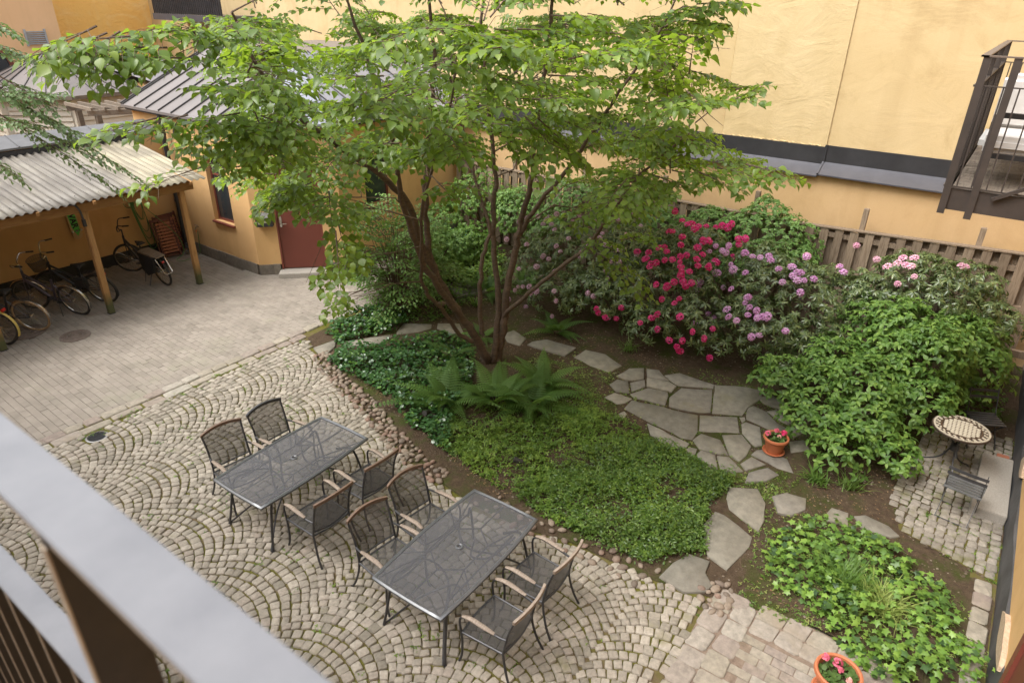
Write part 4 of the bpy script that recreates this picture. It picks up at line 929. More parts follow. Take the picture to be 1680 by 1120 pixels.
def patio_table(label, loc, rz):
    t = thing('patio_table', label, 'table', loc, rz, 'mesh topped patio tables'); Z = .72; hx, hy = .825, .44
    def outline(hx, hy, b):
        out = []
        for i in range(12): u = -1+2*i/12; out.append((u*hx, -hy-b*(1-u*u)))
        for i in range(6): u = -1+2*i/6; out.append((hx+b*.35*(1-u*u), u*hy))
        for i in range(12): u = 1-2*i/12; out.append((u*hx, hy+b*(1-u*u)))
        for i in range(6): u = 1-2*i/6; out.append((-hx-b*.35*(1-u*u), u*hy))
        return out
    o1 = outline(hx, hy, .035); o2 = outline(hx-.036, hy-.036, .035); n = len(o1); m = MB(); vs = []
    for a, b in zip(o1, o2): mid = ((a[0]+b[0])/2, (a[1]+b[1])/2); vs += [(*a, Z-.03), (*a, Z-.008), (*mid, Z+.004), (*b, Z-.004), (*b, Z-.024)]
    m.add(vs, [(5*i+j, 5*((i+1) % n)+j, 5*((i+1) % n)+(j+1) % 5, 5*i+(j+1) % 5) for i in range(n) for j in range(5)]); m.build('top_frame', MSTEELL, t, ang=50)
    m = MB(); m.add([(*b, Z-.008) for b in o2], [tuple(range(n))]); m.build('mesh_top', MMESHT, t, smooth=False)
    MB().lathe([(.022, -.02), (.022, .002), (.03, .008), (.042, .004), (.042, -.008)], 20, (0, 0, Z)).build('parasol_ring', MSTEELL, t)
    for sx in (-1, 1):
        for sy in (-1, 1): MB().tube(smooth_path([(sx*.76, sy*.41, 0), (sx*.72, sy*.385, .2), (sx*.66, sy*.36, .5), (sx*.60, sy*.33, .64), (sx*.45, sy*.24, .685)], 5), .0145, 8).lathe([(.02, 0), (.02, .015), (.015, .025)], 8, (sx*.76, sy*.41, 0)).build('leg', MSTEEL, t)
    m = MB()
    for sx in (-1, 1):
        m.tube(smooth_path([(sx*.78, sx*.40, .02), (sx*.5, sx*.2, .28), (sx*.2, 0, .42), (sx*.2, -sx*.25, .55), (sx*.5, -sx*.36, .66)], 5), .011, 8)
        m.tube(smooth_path([(sx*.76, -sx*.41, .02), (sx*.48, -sx*.16, .30), (sx*.25, sx*.1, .45), (sx*.35, sx*.33, .60)], 5), .011, 8)
    m.build('crossed_brace', MSTEEL, t)
    m = MB()
    hexp = [(-.36, 0, Z-.03), (-.2, -.22, Z-.03), (.2, -.22, Z-.03), (.36, 0, Z-.03), (.2, .22, Z-.03), (-.2, .22, Z-.03)]
    m.tube(hexp, .010, 6, closed=True)
    for p, q in ((0, (-.79, -.0)), (1, (-.40, -.45)), (2, (.40, -.45)), (3, (.79, 0)), (4, (.40, .45)), (5, (-.40, .45)), (1, (-.77, -.40)), (4, (.77, .40)), (2, (.77, -.40)), (5, (-.77, .40))): m.tube([hexp[p], (*q, Z-.03)], .008, 6)
    m.build('underframe', MSTEEL, t)
    m = MB(); m.tube([(-.55, .30, .62), (.55, .30, .62)], .010, 6); m.tube([(-.55, -.30, .62), (.55, -.30, .62)], .010, 6); m.build('side_rail', MSTEEL, t)
    return t
T1 = patio_table('upper of the two dark mesh patio tables, closer to the paver court', (3.895, 6.09, 0), .035)
T2 = copy_tree(T1); T2.location = (3.97, 3.50, 0); T2.rotation_euler = (0, 0, .03); T2['label'] = 'lower of the two dark mesh patio tables, nearer to the camera'

# ------------------------------------------------------------------ bistro set
MBIS = simple('dark_grey_slats', (0.055, 0.055, 0.06), 0.55, col2=(0.035, 0.035, 0.04), scale=5); MBISL = simple('worn_grey_slats', (0.12, 0.125, 0.13), 0.6, col2=(0.075, 0.08, 0.085), scale=5, useobj=True)
def bistro(name, label, loc, rz, mat):
    t = thing(name, label, 'chair', loc, rz)
    for s in (-1, 1):
        MB().bar((s*.19, .20, 0), (s*.19, -.10, .47), .008, .02).bar((s*.19, -.10, .47), (s*.19, -.23, .84), .008, .02).build('back_leg', mat, t)
        MB().bar((s*.175, -.22, 0), (s*.175, .17, .44), .008, .02).build('front_leg', mat, t)
    MB().tube([(-.19, .19, .02), (.19, .19, .02)], .006, 6).tube([(-.175, -.20, .03), (.175, -.20, .03)], .006, 6).build('stretcher', mat, t)
    MB().bar((-.17, -.17, .445), (-.17, .20, .445), .01, .02).bar((.17, -.17, .445), (.17, .20, .445), .01, .02).build('seat_frame', mat, t)
    for k in range(6): MB().box(-.205, -.165+k*.064, .457, .205, -.165+k*.064+.044, .467).build('seat_slat', MBISL if mat is MBIS else mat, t)
    for z in (.70, .79):
        y = -.10-(z-.47)*.13/.37; m = MB(); vs = []
        for i in range(9): u = i/8*2-1; yy = y-.02+.0*(u*u)-.012*(1-u*u); vs += [(u*.21, yy, z-.02), (u*.21, yy, z+.02), (u*.21, yy-.007, z+.02), (u*.21, yy-.007, z-.02)]
        m.add(vs, [(4*i+j, 4*i+(j+1) % 4, 4*i+4+(j+1) % 4, 4*i+4+j) for i in range(8) for j in range(4)]+[(0, 1, 2, 3), (35, 34, 33, 32)]); m.build('back_slat', mat, t, ang=30)
    return t
bistro('folding_chair', 'dark grey slatted folding chair in front of the mosaic table, by the granite block', (8.74, -.66, 0), -PI/2-.12, MBIS)
bistro('folding_chair', 'black slatted folding chair behind the mosaic table, against the house wall', (10.72, -.72, 0), PI/2+.5, MSTEEL)
mt = thing('mosaic_table', 'small round bistro table with cream and dark brown mosaic top', 'table', (9.70, -.46, 0))
MCREAM = simple('cream_tiles', (0.55, 0.50, 0.40), 0.4, col2=(0.45, 0.40, 0.32), scale=30, useobj=True); MDTILE = simple('dark_tiles', (0.06, 0.04, 0.03), 0.4)
MB().lathe([(0, .705), (.345, .705), (.352, .712), (.352, .728), (.345, .732), (.34, .730), (0, .730)], 48).build('top_disc', MDTILE, mt)
cr_ = MB(); dk = MB()
g_ = .047
for i in range(-6, 7):
    for j in range(-6, 7):
        x, y = i*g_, j*g_
        if math.hypot(x, y) < .214:
            c = [(x+dx*.5*g_*.97, y+dy*.5*g_*.97) for dx, dy in ((-.42, -1), (.42, -1), (1, -.42), (1, .42), (.42, 1), (-.42, 1), (-1, .42), (-1, -.42))]; cr_.poly(c, .728, .7345)
            cr_.mi = 0
m = cr_; m.build('cream_tiles', MCREAM, mt, smooth=False)['kind'] = 'stuff'
m = MB(); m.lathe([(.232, .731), (.234, .7350), (.246, .7350), (.248, .731)], 48); o = m.build('inner_ring', simple('brown_ring', (.10, .06, .035), .4), mt)
m = MB()
for k, (r0, r1, n, off) in enumerate(((.255, .277, 44, 0), (.281, .303, 48, .5), (.308, .334, 60, 0))):
    for i in range(n):
        if k < 2 and (i+0) % 2: continue
        a0 = 2*PI*(i+off)/n; a1 = a0+2*PI/n*(.9 if k < 2 else .82); m.poly([(r0*math.cos(a0), r0*math.sin(a0)), (r1*math.cos(a0), r1*math.sin(a0)), (r1*math.cos(a1), r1*math.sin(a1)), (r0*math.cos(a1), r0*math.sin(a1))], .728, .7345)
m.build('ring_tiles', MCREAM, mt, smooth=False)['kind'] = 'stuff'
for k in range(3):
    a = R(200+120*k); c, s = math.cos(a), math.sin(a)
    MB().tube([(x*c, x*s, z) for x, z in smooth_path([(.26, .70), (.12, .60), (.045, .48), (.05, .38), (.12, .22), (.24, .12), (.34, .07), (.40, .0)], 5)], .011, 8).build('leg', MSTEEL, mt)
    MB().tube([(x*c-.02*s, x*s+.02*c, z) for x, z in smooth_path([(.15, .69), (.04, .55), (.04, .40), (.10, .30)], 4)], .008, 6).build('scroll', MSTEEL, mt)
MB().lathe([(.03, .36), (.055, .38), (.055, .46), (.03, .48)], 12).build('hub', MSTEEL, mt)
t = thing('granite_slab', 'thick pale grey granite slab lying against the house wall beside the mosaic table', 'stone slab', (9.6, -1, 0))
MB().poly([(8.86, -.80), (8.87, -1.185), (10.33, -1.185), (10.29, -.82)], 0, .155).build('slab', MGRAN, t, world=True, bevel=.008)
t = thing('red_brick', 'single red brick lying at the end of the granite slab by the wall', 'brick', (10.5, -1.08, 0)); MB().box(10.42, -1.15, 0.01, 10.55, -1.0, .075).build('brick', simple('red_brick', (.38, .14, .08), .9, bmp=.4), t, world=True, bevel=.006)

# ------------------------------------------------------------------ flower pots with geraniums
def pot(label, loc, sc, flowers, saucer=True):
    t = thing('flower_pot', label, 'flower pot', loc)
    if saucer: MB().lathe([(0, .0), (.125*sc, .0), (.155*sc, .03), (.145*sc, .032), (.12*sc, .012), (0, .012)], 32).build('saucer', MTERRA, t)
    MB().lathe([(0, .012), (.105*sc, .012), (.15*sc, .22*sc), (.168*sc, .22*sc), (.176*sc, .235*sc), (.172*sc, .262*sc), (.16*sc, .268*sc), (.148*sc, .26*sc), (.142*sc, .20*sc), (0, .20*sc)], 36).build('pot_body', MTERRA, t)
    MB().lathe([(.143*sc, .205*sc), (0, .215*sc)], 20).build('potting_soil', MSOIL, t)
    return t
def geranium(label, loc, sc, flowers, n=110):
    t = thing('geranium', label, 'plant', loc)
    P, D, Nn, S_ = [], [], [], []
    for _ in range(n):
        a = rs.uniform(0, 6.28); r_ = .125*sc*math.sqrt(rs.random()); h = .20*sc+.085*rs.random()*(1-(r_/.16/sc)**2)+.02
        P.append((loc[0]+r_*math.cos(a), loc[1]+r_*math.sin(a), loc[2]+h)); D.append((math.cos(a)+rs.gauss(0, .5), math.sin(a)+rs.gauss(0, .5), rs.gauss(-.1, .2))); Nn.append((rs.gauss(0, .35), rs.gauss(0, .35), 1)); S_.append([rs.uniform(.03, .05)*sc**.5]*3)
    pieces(t, 'leaf', 'small_leaves', [round_leaf()], np.array(P), frames(np.array(D), np.array(Nn)), np.array(S_), MGER, 1, keep=60, minpx=3)
    for k in range(7): a = rs.uniform(0, 6.3); MB().tube([(0, 0, .19*sc), (.05*math.cos(a), .05*math.sin(a), .25*sc)], .004, 5).build('stem', MGER, t)
    for (dx, dy, dz, r_, mt_) in flowers:
        m = MB()
        for q in range(26):
            v = Vector((rs.gauss(0, 1), rs.gauss(0, 1), abs(rs.gauss(0, 1))-.1)).normalized()*r_*rs.uniform(.75, 1); x = v.orthogonal().normalized()*r_*.42; y = v.cross(x).normalized()*r_*.42; c = Vector((dx, dy, dz))+v
            m.add([tuple(c+x*math.cos(b)*1.0+y*math.sin(b)+v.normalized()*r_*.12*(-1)**i) for i, b in enumerate(np.linspace(0, 2*PI, 6)[:-1])]+[tuple(c-v*.15)], [(5, i, (i+1) % 5) for i in range(5)])
        m.build('flower_head', mt_, t); MB().tube([(dx*.4, dy*.4, .18*sc), (dx, dy, dz)], .003, 5).build('stem', MGER, t)
    return t
def petal(name, c, c2=None):
    return leafmat(name, [(0, c), (1, c2 or tuple(x*.8 for x in c))], .5, .25, c, .3)
MGER = leafmat('geranium_leaf', [(0, (0.07, 0.13, 0.03)), (1, (0.12, 0.21, 0.05))], .6)
MPINK = petal('hot_pink_petal', (0.78, 0.06, 0.20)); MPINK2 = petal('rose_petal', (0.85, 0.20, 0.30)); MPALE = petal('pale_pink_petal', (0.88, 0.50, 0.45))
pot('round terracotta pot on its saucer on the flagstones, left of the big green shrub', (8.66, 1.60, .03), 1.0, None)
geranium('pink geranium growing in the pot on the flagstones', (8.66, 1.60, .03), 1.0, [(-.06, .11, .30, .042, MPINK2), (.07, .03, .31, .036, MPINK2), (.10, -.07, .30, .042, MPINK), (.05, -.075, .31, .03, MPINK), (-.02, -.04, .29, .03, MPALE)])
pot('terracotta pot at the bottom edge of the picture beside the ivy', (5.16, -.03, .02), 1.2, None)
geranium('pink geranium growing in the pot at the bottom edge', (5.16, -.03, .02), 1.2, [(.045, .135, .36, .036, MPINK2), (.07, .03, .34, .045, MPINK2), (.01, -.01, .33, .03, MPINK2), (-.06, -.10, .33, .03, MPALE)])

# ------------------------------------------------------------------ garden spotlights
def spot(label, loc, rz):
    t = thing('garden_spotlight', label, 'spotlight', loc, rz)
    MB().tube([(0, 0, -.02), (0, 0, .10)], .008, 6).build('stake', MRUB, t); MB().tube([(0, -.05, .10), (0, .06, .15)], [.035, .042], 12).build('lamp_head', MRUB, t)
spot('small black spotlight in the low green ground cover beside the lower table', (6.13, 4.29, .03), .6); spot('small black spotlight at the foot of the ferns', (6.25, 6.1, .03), 1.8)

# ------------------------------------------------------------------ bicycles
def bicycle(name, label, rear, front, lean=.12, fr=MBIKE, fender=MCHROME, tyre=MRUB, basket=False, rack=True, turn=.25, cargo=False, bag=False, redlamp=False, saddle=True, bar_h=1.05, rfend=None):
    rear, front = np.array(rear, float), np.array(front, float); d = front-rear; wb = 1.06 if not cargo else 1.36; yaw = math.atan2(d[1], d[0]); c = (rear+front)/2
    t = thing(name, label, 'bicycle', (c[0], c[1], 0)); t.rotation_euler = (-lean, 0, yaw)
    xr, xf, r_ = -wb/2, wb/2, .345
    def wheel(x, steer, fend, ty=tyre):
        w = MB(); M4 = Matrix.Translation((x, 0, r_)) @ Matrix.Rotation(steer, 4, 'Z')
        def T(pts): return [tuple(M4 @ Vector(p)) for p in pts]
        o = MB().tube(T([((r_-.018)*math.cos(a), 0, (r_-.018)*math.sin(a)) for a in np.linspace(0, 2*PI, 37)[:-1]]), .024, 8, closed=True).build('wheel', ty, t)
        MB().tube(T([((r_-.042)*math.cos(a), 0, (r_-.042)*math.sin(a)) for a in np.linspace(0, 2*PI, 33)[:-1]]), .009, 6, closed=True).build('rim', MCHROME, o)
        m = MB()
        for k in range(28):
            a = 2*PI*k/28; s = .028*(-1)**k; b = a+.35*(-1)**(k//2); m.tube(T([(.02*math.cos(b), s, .02*math.sin(b)), ((r_-.045)*math.cos(a), 0, (r_-.045)*math.sin(a))]), .0019, 3)
        m.build('spokes', MCHROME, o); MB().tube(T([(0, -.045, 0), (0, .045, 0)]), .022, 8).build('hub', MCHROME, o)
        if fend:
            n = 18; a0, a1 = (R(20), R(205)) if x < 0 else (R(-8), R(165)); vs = []
            for i in range(n):
                a = a0+(a1-a0)*i/(n-1)
                for q, (dy, dr) in enumerate(((-.027, .008), (-.014, .022), (.014, .022), (.027, .008))): vs.append(((r_+dr)*math.cos(a), dy, (r_+dr)*math.sin(a)))
            MB().add(T(vs), [(4*i+j, 4*i+j+1, 4*i+j+5, 4*i+j+4) for i in range(n-1) for j in range(3)]).build('mudguard', fend, t)
    wheel(xr, 0, rfend or fender); wheel(xf, turn, fender)
    bb = (xr+.46 if not cargo else xr+.74, 0, .29); st_ = (bb[0]-.16, 0, .80); hd = (xf-.13, 0, .92); hd2 = (xf-.08, 0, .72)
    m = MB()
    m.tube([bb, st_], .020, 8); m.tube([hd, hd2], .025, 8); m.tube([bb, hd2], .026, 8); m.tube([(bb[0]-.07, 0, .52), (hd[0]+.02, 0, .85)], .021, 8)
    for s in (-1, 1): m.tube([bb, (xr, s*.06, r_)], .010, 6); m.tube([(st_[0]+.04, 0, .68), (xr, s*.06, r_)], .008, 6)
    m.build('frame', fr, t)
    M4 = Matrix.Translation((xf, 0, r_)) @ Matrix.Rotation(turn, 4, 'Z')
    m = MB()
    for s in (-1, 1): m.tube([tuple(M4 @ Vector(p)) for p in ((0, s*.055, 0), (-.04, s*.05, .30), (-.06, 0, .40))], .010, 6)
    m.build('fork', fr, t)
    hs_ = Vector(hd); Mh = Matrix.Translation(hs_) @ Matrix.Rotation(turn*1.4, 4, 'Z')
    m = MB(); m.tube([tuple(hs_), tuple(Mh @ Vector((-.02, 0, .14)))], .014, 8)
    for s in (-1, 1): m.tube(smooth_path([tuple(Mh @ Vector(p)) for p in ((-.02, 0, .14), (.05, s*.10, .15), (.0, s*.22, bar_h-.92+.08), (-.12, s*.27, bar_h-.92+.07))], 4), .011, 8)
    hb_ = m.build('handlebar', MCHROME if fr is not MSTEEL else MSTEEL, t)
    for s in (-1, 1): MB().tube([tuple(Mh @ Vector((-.10, s*.265, bar_h-.92+.072))), tuple(Mh @ Vector((-.23, s*.285, bar_h-.92+.06)))], .017, 8).build('grip', MRUB, hb_)
    if saddle:
        m = MB(); vs = []
        prof = [(-.13, .085, 0), (-.09, .095, .012), (-.02, .06, .008), (.06, .028, 0), (.13, .018, -.006)]
        for x, w_, z in prof: vs += [(st_[0]+x, -w_, .90+z-.02), (st_[0]+x, -w_*.6, .90+z+.018), (st_[0]+x, w_*.6, .90+z+.018), (st_[0]+x, w_, .90+z-.02)]
        m.add(vs, [(4*i+j, 4*i+j+1, 4*i+j+5, 4*i+j+4) for i in range(4) for j in range(3)]+[(0, 1, 2, 3), (19, 18, 17, 16)]); m.build('saddle', MRUB, t)
        MB().tube([st_, (st_[0]-.03, 0, .89)], .012, 8).build('seat_post', MCHROME, t)
    m = MB(); m.tube([(bb[0], -.07, .29), (bb[0], .07, .29)], .02, 8); m.lathe([(.085, -.003), (.09, 0), (.085, .003)], 20)
    m = MB(); cr = .17
    m.tube([(bb[0], -.06, .29), (bb[0]+cr*.5, -.075, .29-cr*.86)], .009, 6); m.tube([(bb[0], .06, .29), (bb[0]-cr*.5, .075, .29+cr*.86)], .009, 6)
    m.box(bb[0]+cr*.5-.045, -.17, .29-cr*.86-.012, bb[0]+cr*.5+.045, -.08, .29-cr*.86+.012); m.box(bb[0]-cr*.5-.045, .08, .29+cr*.86-.012, bb[0]-cr*.5+.045, .17, .29+cr*.86+.012)
    m.tube([(bb[0]+cr*.5, -.075, .29-cr*.86), (bb[0], 0, .29), (bb[0]-cr*.5, .075, .29+cr*.86)], .009, 6); m.build('crank', MSTEEL, t)['kind'] = 'stuff'; ring = [(bb[0]+.09*math.cos(a), -.05, .29+.09*math.sin(a)) for a in np.linspace(0, 2*PI, 17)[:-1]]
    m = MB(); m.tube(ring, .006, 5, closed=True); m.tube([(bb[0], -.05, .38), (xr, -.05, r_+.03)], .004, 4); m.tube([(bb[0], -.05, .20), (xr, -.05, r_-.03)], .004, 4); m.build('chain', MSTEEL, t)
    MB().tube([(bb[0]-.1, .05, .27), (bb[0]-.22, .20, -.0+.02)], .008, 6).build('kickstand', MSTEEL, t)
    if rack and not cargo:
        m = MB()
        for s in (-.06, -.02, .02, .06): m.tube([(xr-.20, s, .745), (xr+.20, s, .745)], .005, 5)
        for x in (-.20, -.07, .06, .20): m.tube([(xr+x, -.065, .745), (xr+x, .065, .745)], .005, 5)
        for s in (-1, 1): m.tube([(xr, s*.065, r_), (xr-.08, s*.065, .745)], .005, 5)
        m.build('rack', MSTEEL, t)
    if redlamp: MB().box(xr-.235, -.05, .69, xr-.20, .05, .74).build('rear_lamp', MRED, t, bevel=.008)
    if basket:
        m = MB(); c_ = Mh @ Vector((.17, 0, -.02))
        for z, q in ((.16, .155), (.08, .145), (0, .13), (-.08, .12)): m.tube([(c_.x+q*1.0*math.cos(a), c_.y+q*1.15*math.sin(a), c_.z+z) for a in np.linspace(0, 2*PI, 21)[:-1]], .003 if z < .16 else .006, 4, closed=True)
        for a in np.linspace(0, 2*PI, 25)[:-1]: m.tube([(c_.x+.155*math.cos(a), c_.y+.155*1.15*math.sin(a), c_.z+.16), (c_.x+.12*math.cos(a), c_.y+.12*1.15*math.sin(a), c_.z-.08)], .002, 3)
        m.build('basket', MBIKE, t)
        nb = []; 
        for z, q in ((.155, .152), (-.085, .117)): nb += [(c_.x+q*math.cos(a), c_.y+q*1.15*math.sin(a), c_.z+z) for a in np.linspace(0, 2*PI, 21)[:-1]]
        MB().add(nb, [(i, (i+1) % 20, 20+(i+1) % 20, 20+i) for i in range(20)]+[tuple(range(20, 40))]).build('basket_mesh', meshmat('basket_wire_mesh', (.03, .03, .03), .45), t)
    if bag: MB().box(bb[0]-.30, .04, .42, bb[0]-.02, .15, .66).build('pannier', MRUB, t, bevel=.03)
    if cargo:
        MB().poly([(xr-.22, -.10), (xr+.50, -.13), (xr+.56, 0), (xr+.50, .13), (xr-.22, .10)], .73, .76, .01).build('cargo_deck', simple('dusty_board', (.22, .17, .12), .9, col2=(.15, .11, .08), scale=9), t, bevel=.0)
        for s in (-1, 1):
            vs = [(xr-.10, s*.125, .73), (xr+.52, s*.13, .73), (xr+.50, s*.16, .33), (xr+.25, s*.19, .26), (xr+.0, s*.17, .36)]; vs += [(x, y-s*.06, z) for x, y, z in vs]
            MB().add(vs, [(0, 1, 2, 3, 4), (9, 8, 7, 6, 5)]+[(i, (i+1) % 5, 5+(i+1) % 5, 5+i) for i in range(5)]).build('cargo_bag', simple('black_canvas', (.022, .021, .022), .85, bmp=.8, bscale=25, bdist=.02), t, ang=20)
            MB().tube([(xr-.16, s*.10, .70), (xr-.34, s*.085, .40), (xr-.35, s*.06, .38)], .014, 6).build('rear_rail', MCHROME, t)
        MB().tube([(xr-.35, -.075, .38), (xr-.35, .075, .38)], .014, 6).build('rear_bar', MCHROME, t)
        MB().tube([(xr-.24, 0, .63), (xr-.26, 0, .61)], [.03, .03], 10).build('rear_lamp', MRED, t)
        MB().tube([(xr+.3, .08, .28), (xr+.22, .28, .0)], .010, 6).build('centre_stand', MSTEEL, t)
    return t
bicycle('bicycle', 'old plum coloured bicycle with worn chrome mudguards, left of the middle carport post', (4.86, 14.16), (4.47, 15.15), lean=.22, fr=MBIKE2, rack=False, bag=False, saddle=False, turn=.30, bar_h=1.10)
bicycle('bicycle', 'black city bicycle with front basket and red rear lamp, behind the plum coloured one', (5.50, 14.34), (4.98, 15.35), lean=.24, fender=MBIKE, basket=True, redlamp=True, turn=.5, bar_h=1.18, bag=True)
bicycle('cargo_bicycle', 'black long-tail cargo bicycle with board deck and canvas side bags under the carport', (6.72, 14.28), (6.72, 15.70), lean=.14, cargo=True, fr=MSTEEL, fender=None, turn=.75, bar_h=1.15)
bicycle('bicycle', 'grey bicycle with tan tyres and wire rack at the left picture edge', (4.05, 14.02), (3.42, 14.95), lean=.2, tyre=MTAN, fr=MSTEEL, turn=.1, bag=False)
bicycle('bicycle', 'bicycle with yellow rear mudguard, cut off by the left edge of the picture', (3.42, 13.86), (2.75, 14.75), lean=.05, rfend=MYEL, fender=MYEL, redlamp=True, turn=0)

# ------------------------------------------------------------------ things on the yard wall
sk = thing('skateboard', 'wooden skateboard with a green and black graphic, hung upright on the yard wall', 'skateboard', (5.98, 16.36, 1.22)); sk.rotation_euler = (0, R(-4), 0)
def capsule(w_, h_, n=10):
    return [(w_*math.cos(a), h_/2-w_+w_*math.sin(a)) for a in np.linspace(0, PI, n)]+[(w_*math.cos(a), -h_/2+w_+w_*math.sin(a)) for a in np.linspace(PI, 2*PI, n)]
def vplate(pts, y0, y1): n = len(pts); return [(x, y0, z) for x, z in pts]+[(x, y1, z) for x, z in pts], [tuple(range(n)), tuple(range(2*n-1, n-1, -1))]+[(i, n+i, n+(i+1) % n, (i+1) % n) for i in range(n)]
MB().add(*vplate(capsule(.103, .80), -.02, -.008)).build('deck', simple('maple_deck', (.58, .40, .21), .5), sk, smooth=False)
MB().add(*vplate([(-.075, .30), (.075, .30), (.08, -.05), (.075, -.22), (0, -.33), (-.03, -.25), (-.07, -.1)], -.023, -.0205)).build('graphic', simple('neon_green', (.12, .62, .09), .5), sk, smooth=False)
def text(body, size, mat, loc, rot, parent, name='lettering', ext=.0015, world=False, bold=0.0):
    cu = bpy.data.curves.new(name, 'FONT'); cu.body = body; cu.size = size; cu.extrude = ext; cu.offset = bold; cu.align_x = 'CENTER'; cu.align_y = 'CENTER'
    o = bpy.data.objects.new('tmp_text', cu); COL.objects.link(o); dg = bpy.context.evaluated_depsgraph_get(); me = bpy.data.meshes.new_from_object(o.evaluated_get(dg)); bpy.data.objects.remove(o)
    me.materials.clear(); me.materials.append(mat); q = link(name, me, parent); q.location = loc; q.rotation_euler = rot; return q
text('VAR', .17, simple('black_ink', (.01, .01, .01), .5), (0, -.026, .02), (R(90), R(90), 0), sk, bold=.006)
for z in (-.20, .22):
    MB().tube([(-.085, -.055, z), (.085, -.055, z)], .007, 6).tube([(0, -.03, z), (0, -.055, z)], .022, 8).build('truck', MCHROME, sk)
    for s in (-1, 1): MB().tube([(s*.075, -.055, z), (s*.105, -.055, z)], .026, 12).build('skate_wheel', MWHITE, sk)
MB().tube([(-.02, .03, .38), (.02, -.04, .40)], .006, 5).build('hook', MSTEEL, sk)
hz_ = thing('garden_hose', 'green garden hose coiled on the yard wall and trailing to the tap', 'hose', (7.4, 16.3, 1.4))
m = MB()
for k in range(6):
    w_ = .09+.02*k; z1 = 1.2-.17*k if k > 1 else 1.15; x = 7.42
    m.tube(smooth_path([(x-.02, 16.33-.012*k, 1.60), (x-w_, 16.32-.012*k, 1.35), (x-w_*.7+.03*k, 16.30-.012*k, max(.32, z1-.1)), (x+.02+.03*k, 16.30-.012*k, max(.25, z1-.2)), (x+w_*.9, 16.31-.012*k, z1+.1), (x+.03, 16.33-.012*k, 1.60)], 7), .008, 6)
m.tube(smooth_path([(7.26, 16.28, 1.62), (7.10, 16.28, 1.5), (7.12, 16.28, 1.32), (7.26, 16.28, 1.28), (7.36, 16.28, 1.42), (7.42, 16.3, 1.62)], 7), .008, 6)
m.tube(smooth_path([(7.50, 16.2, 1.25), (7.75, 15.95, .85), (7.98, 15.82, .45), (7.96, 15.7, .12), (7.7, 15.60, .014), (7.75, 15.4, .014), (8.1, 15.5, .014), (8.28, 15.55, .05), (8.30, 15.52, .40), (8.30, 15.50, .60)], 8), .008, 6)
m.build('hose', MGREENH, hz_, world=True); MB().tube([(7.42, 16.40, 1.60), (7.42, 16.22, 1.62)], .012, 6).build('wall_hook', MSTEEL, hz_, world=True)
t = thing('water_tap', 'outdoor water tap with orange coupling on the ochre house wall', 'tap', (8.33, 15.5, .66))
MB().tube([(8.35, 15.5, .70), (8.27, 15.5, .70), (8.25, 15.5, .64)], .013, 8).tube([(8.29, 15.44, .75), (8.29, 15.56, .75)], .009, 6).tube([(8.29, 15.5, .70), (8.29, 15.5, .75)], .007, 6).build('tap_body', MCHROME, t, world=True)
MB().tube([(8.255, 15.5, .645), (8.27, 15.5, .59)], .017, 8).build('coupling', simple('orange_plastic', (.75, .18, .04), .5), t, world=True)
MREDS = simple('red_brown_slats', (0.40, 0.15, 0.08), .5)
def folded(label, x, y, rx, rz_, sc=1.0):
    t = thing('folding_garden_chair', label, 'garden chair', (x, y, 0), 0, 'folded slatted garden chairs'); t.rotation_euler = (rx, 0, rz_)
    for s in (-1, 1):
        MB().bar((s*.23, 0, .02), (s*.23, 0, .98), .025, .045, (0, 1, 0)).build('side_rail', MREDW, t); MB().bar((s*.19, -.05, .04), (s*.19, -.05, .80), .022, .04, (0, 1, 0)).build('leg', MREDW, t)
    for k in range(10): MB().box(-.175, -.082, .14+k*.075, .175, -.066, .183+k*.075).build('slat', MREDS, t, bevel=.003)
    MB().box(-.215, -.02, .90, .215, .01, .96).build('top_rail', MREDW, t, bevel=.003); MB().box(-.215, -.02, .05, .215, .01, .10).build('stretcher', MREDW, t, bevel=.003)
    return t
folded('front one of the folded mahogany garden chairs leaning on the yard wall', 7.72, 15.83, R(-17), R(-6)); folded('folded mahogany garden chair standing behind the front one', 7.90, 16.02, R(-15), R(2)); folded('rearmost folded mahogany garden chair beside the drainpipe', 8.02, 16.14, R(-11), R(4))

# ------------------------------------------------------------------ balcony of the side house with sofa
MRAIL = simple('brown_black_rail', (0.065, 0.052, 0.046), .5, .2, col2=(.045, .037, .033), scale=6)
MRAILT = simple('brown_rail_top', (0.15, 0.115, 0.095), .5, .2)
bl = thing('balcony', 'dark steel balcony with slatted floor and sofa at the right edge of the picture', 'balcony', (9, -.4, 4.3))
bx0, bx1, by1 = 7.40, 10.8, .43
m = MB(); m.box(bx0, -1.2, 4.09, bx0+.03, by1, 4.285); m.box(bx0, by1-.03, 4.09, bx1, by1, 4.285); m.box(bx1-.03, -1.2, 4.09, bx1, by1, 4.285); m.build('edge_beam', MRAIL, bl, world=True, smooth=False)
for i in range(24): x = bx0+.06+i*.14; MB().box(x, -1.2, 4.27, x+.125, by1-.05, 4.295).build('floor_board', MPERG, bl, world=True, smooth=False)
m = MB(); m.box(bx0+.03, -1.2, 4.12, bx1-.03, by1-.03, 4.15); m.build('soffit', MRAIL, bl, world=True, smooth=False)
for x, y in ((bx0, .41), (8.5, .43), (9.6, .43), (10.78, .43)): MB().box(x-.008 if x > 7.5 else x-.022, y-.03 if x > 7.5 else y-.03, 4.05, x+.008 if x > 7.5 else x-.006, y+.03, 5.40).build('post', MRAIL, bl, world=True, smooth=False)
for x, y in ((bx0-.022, .19), (bx0-.022, -.5), (bx1-.02, -.1)): MB().box(x, y-.03, 4.03, x+.016, y+.03, 5.40).build('post', MRAIL, bl, world=True, smooth=False)
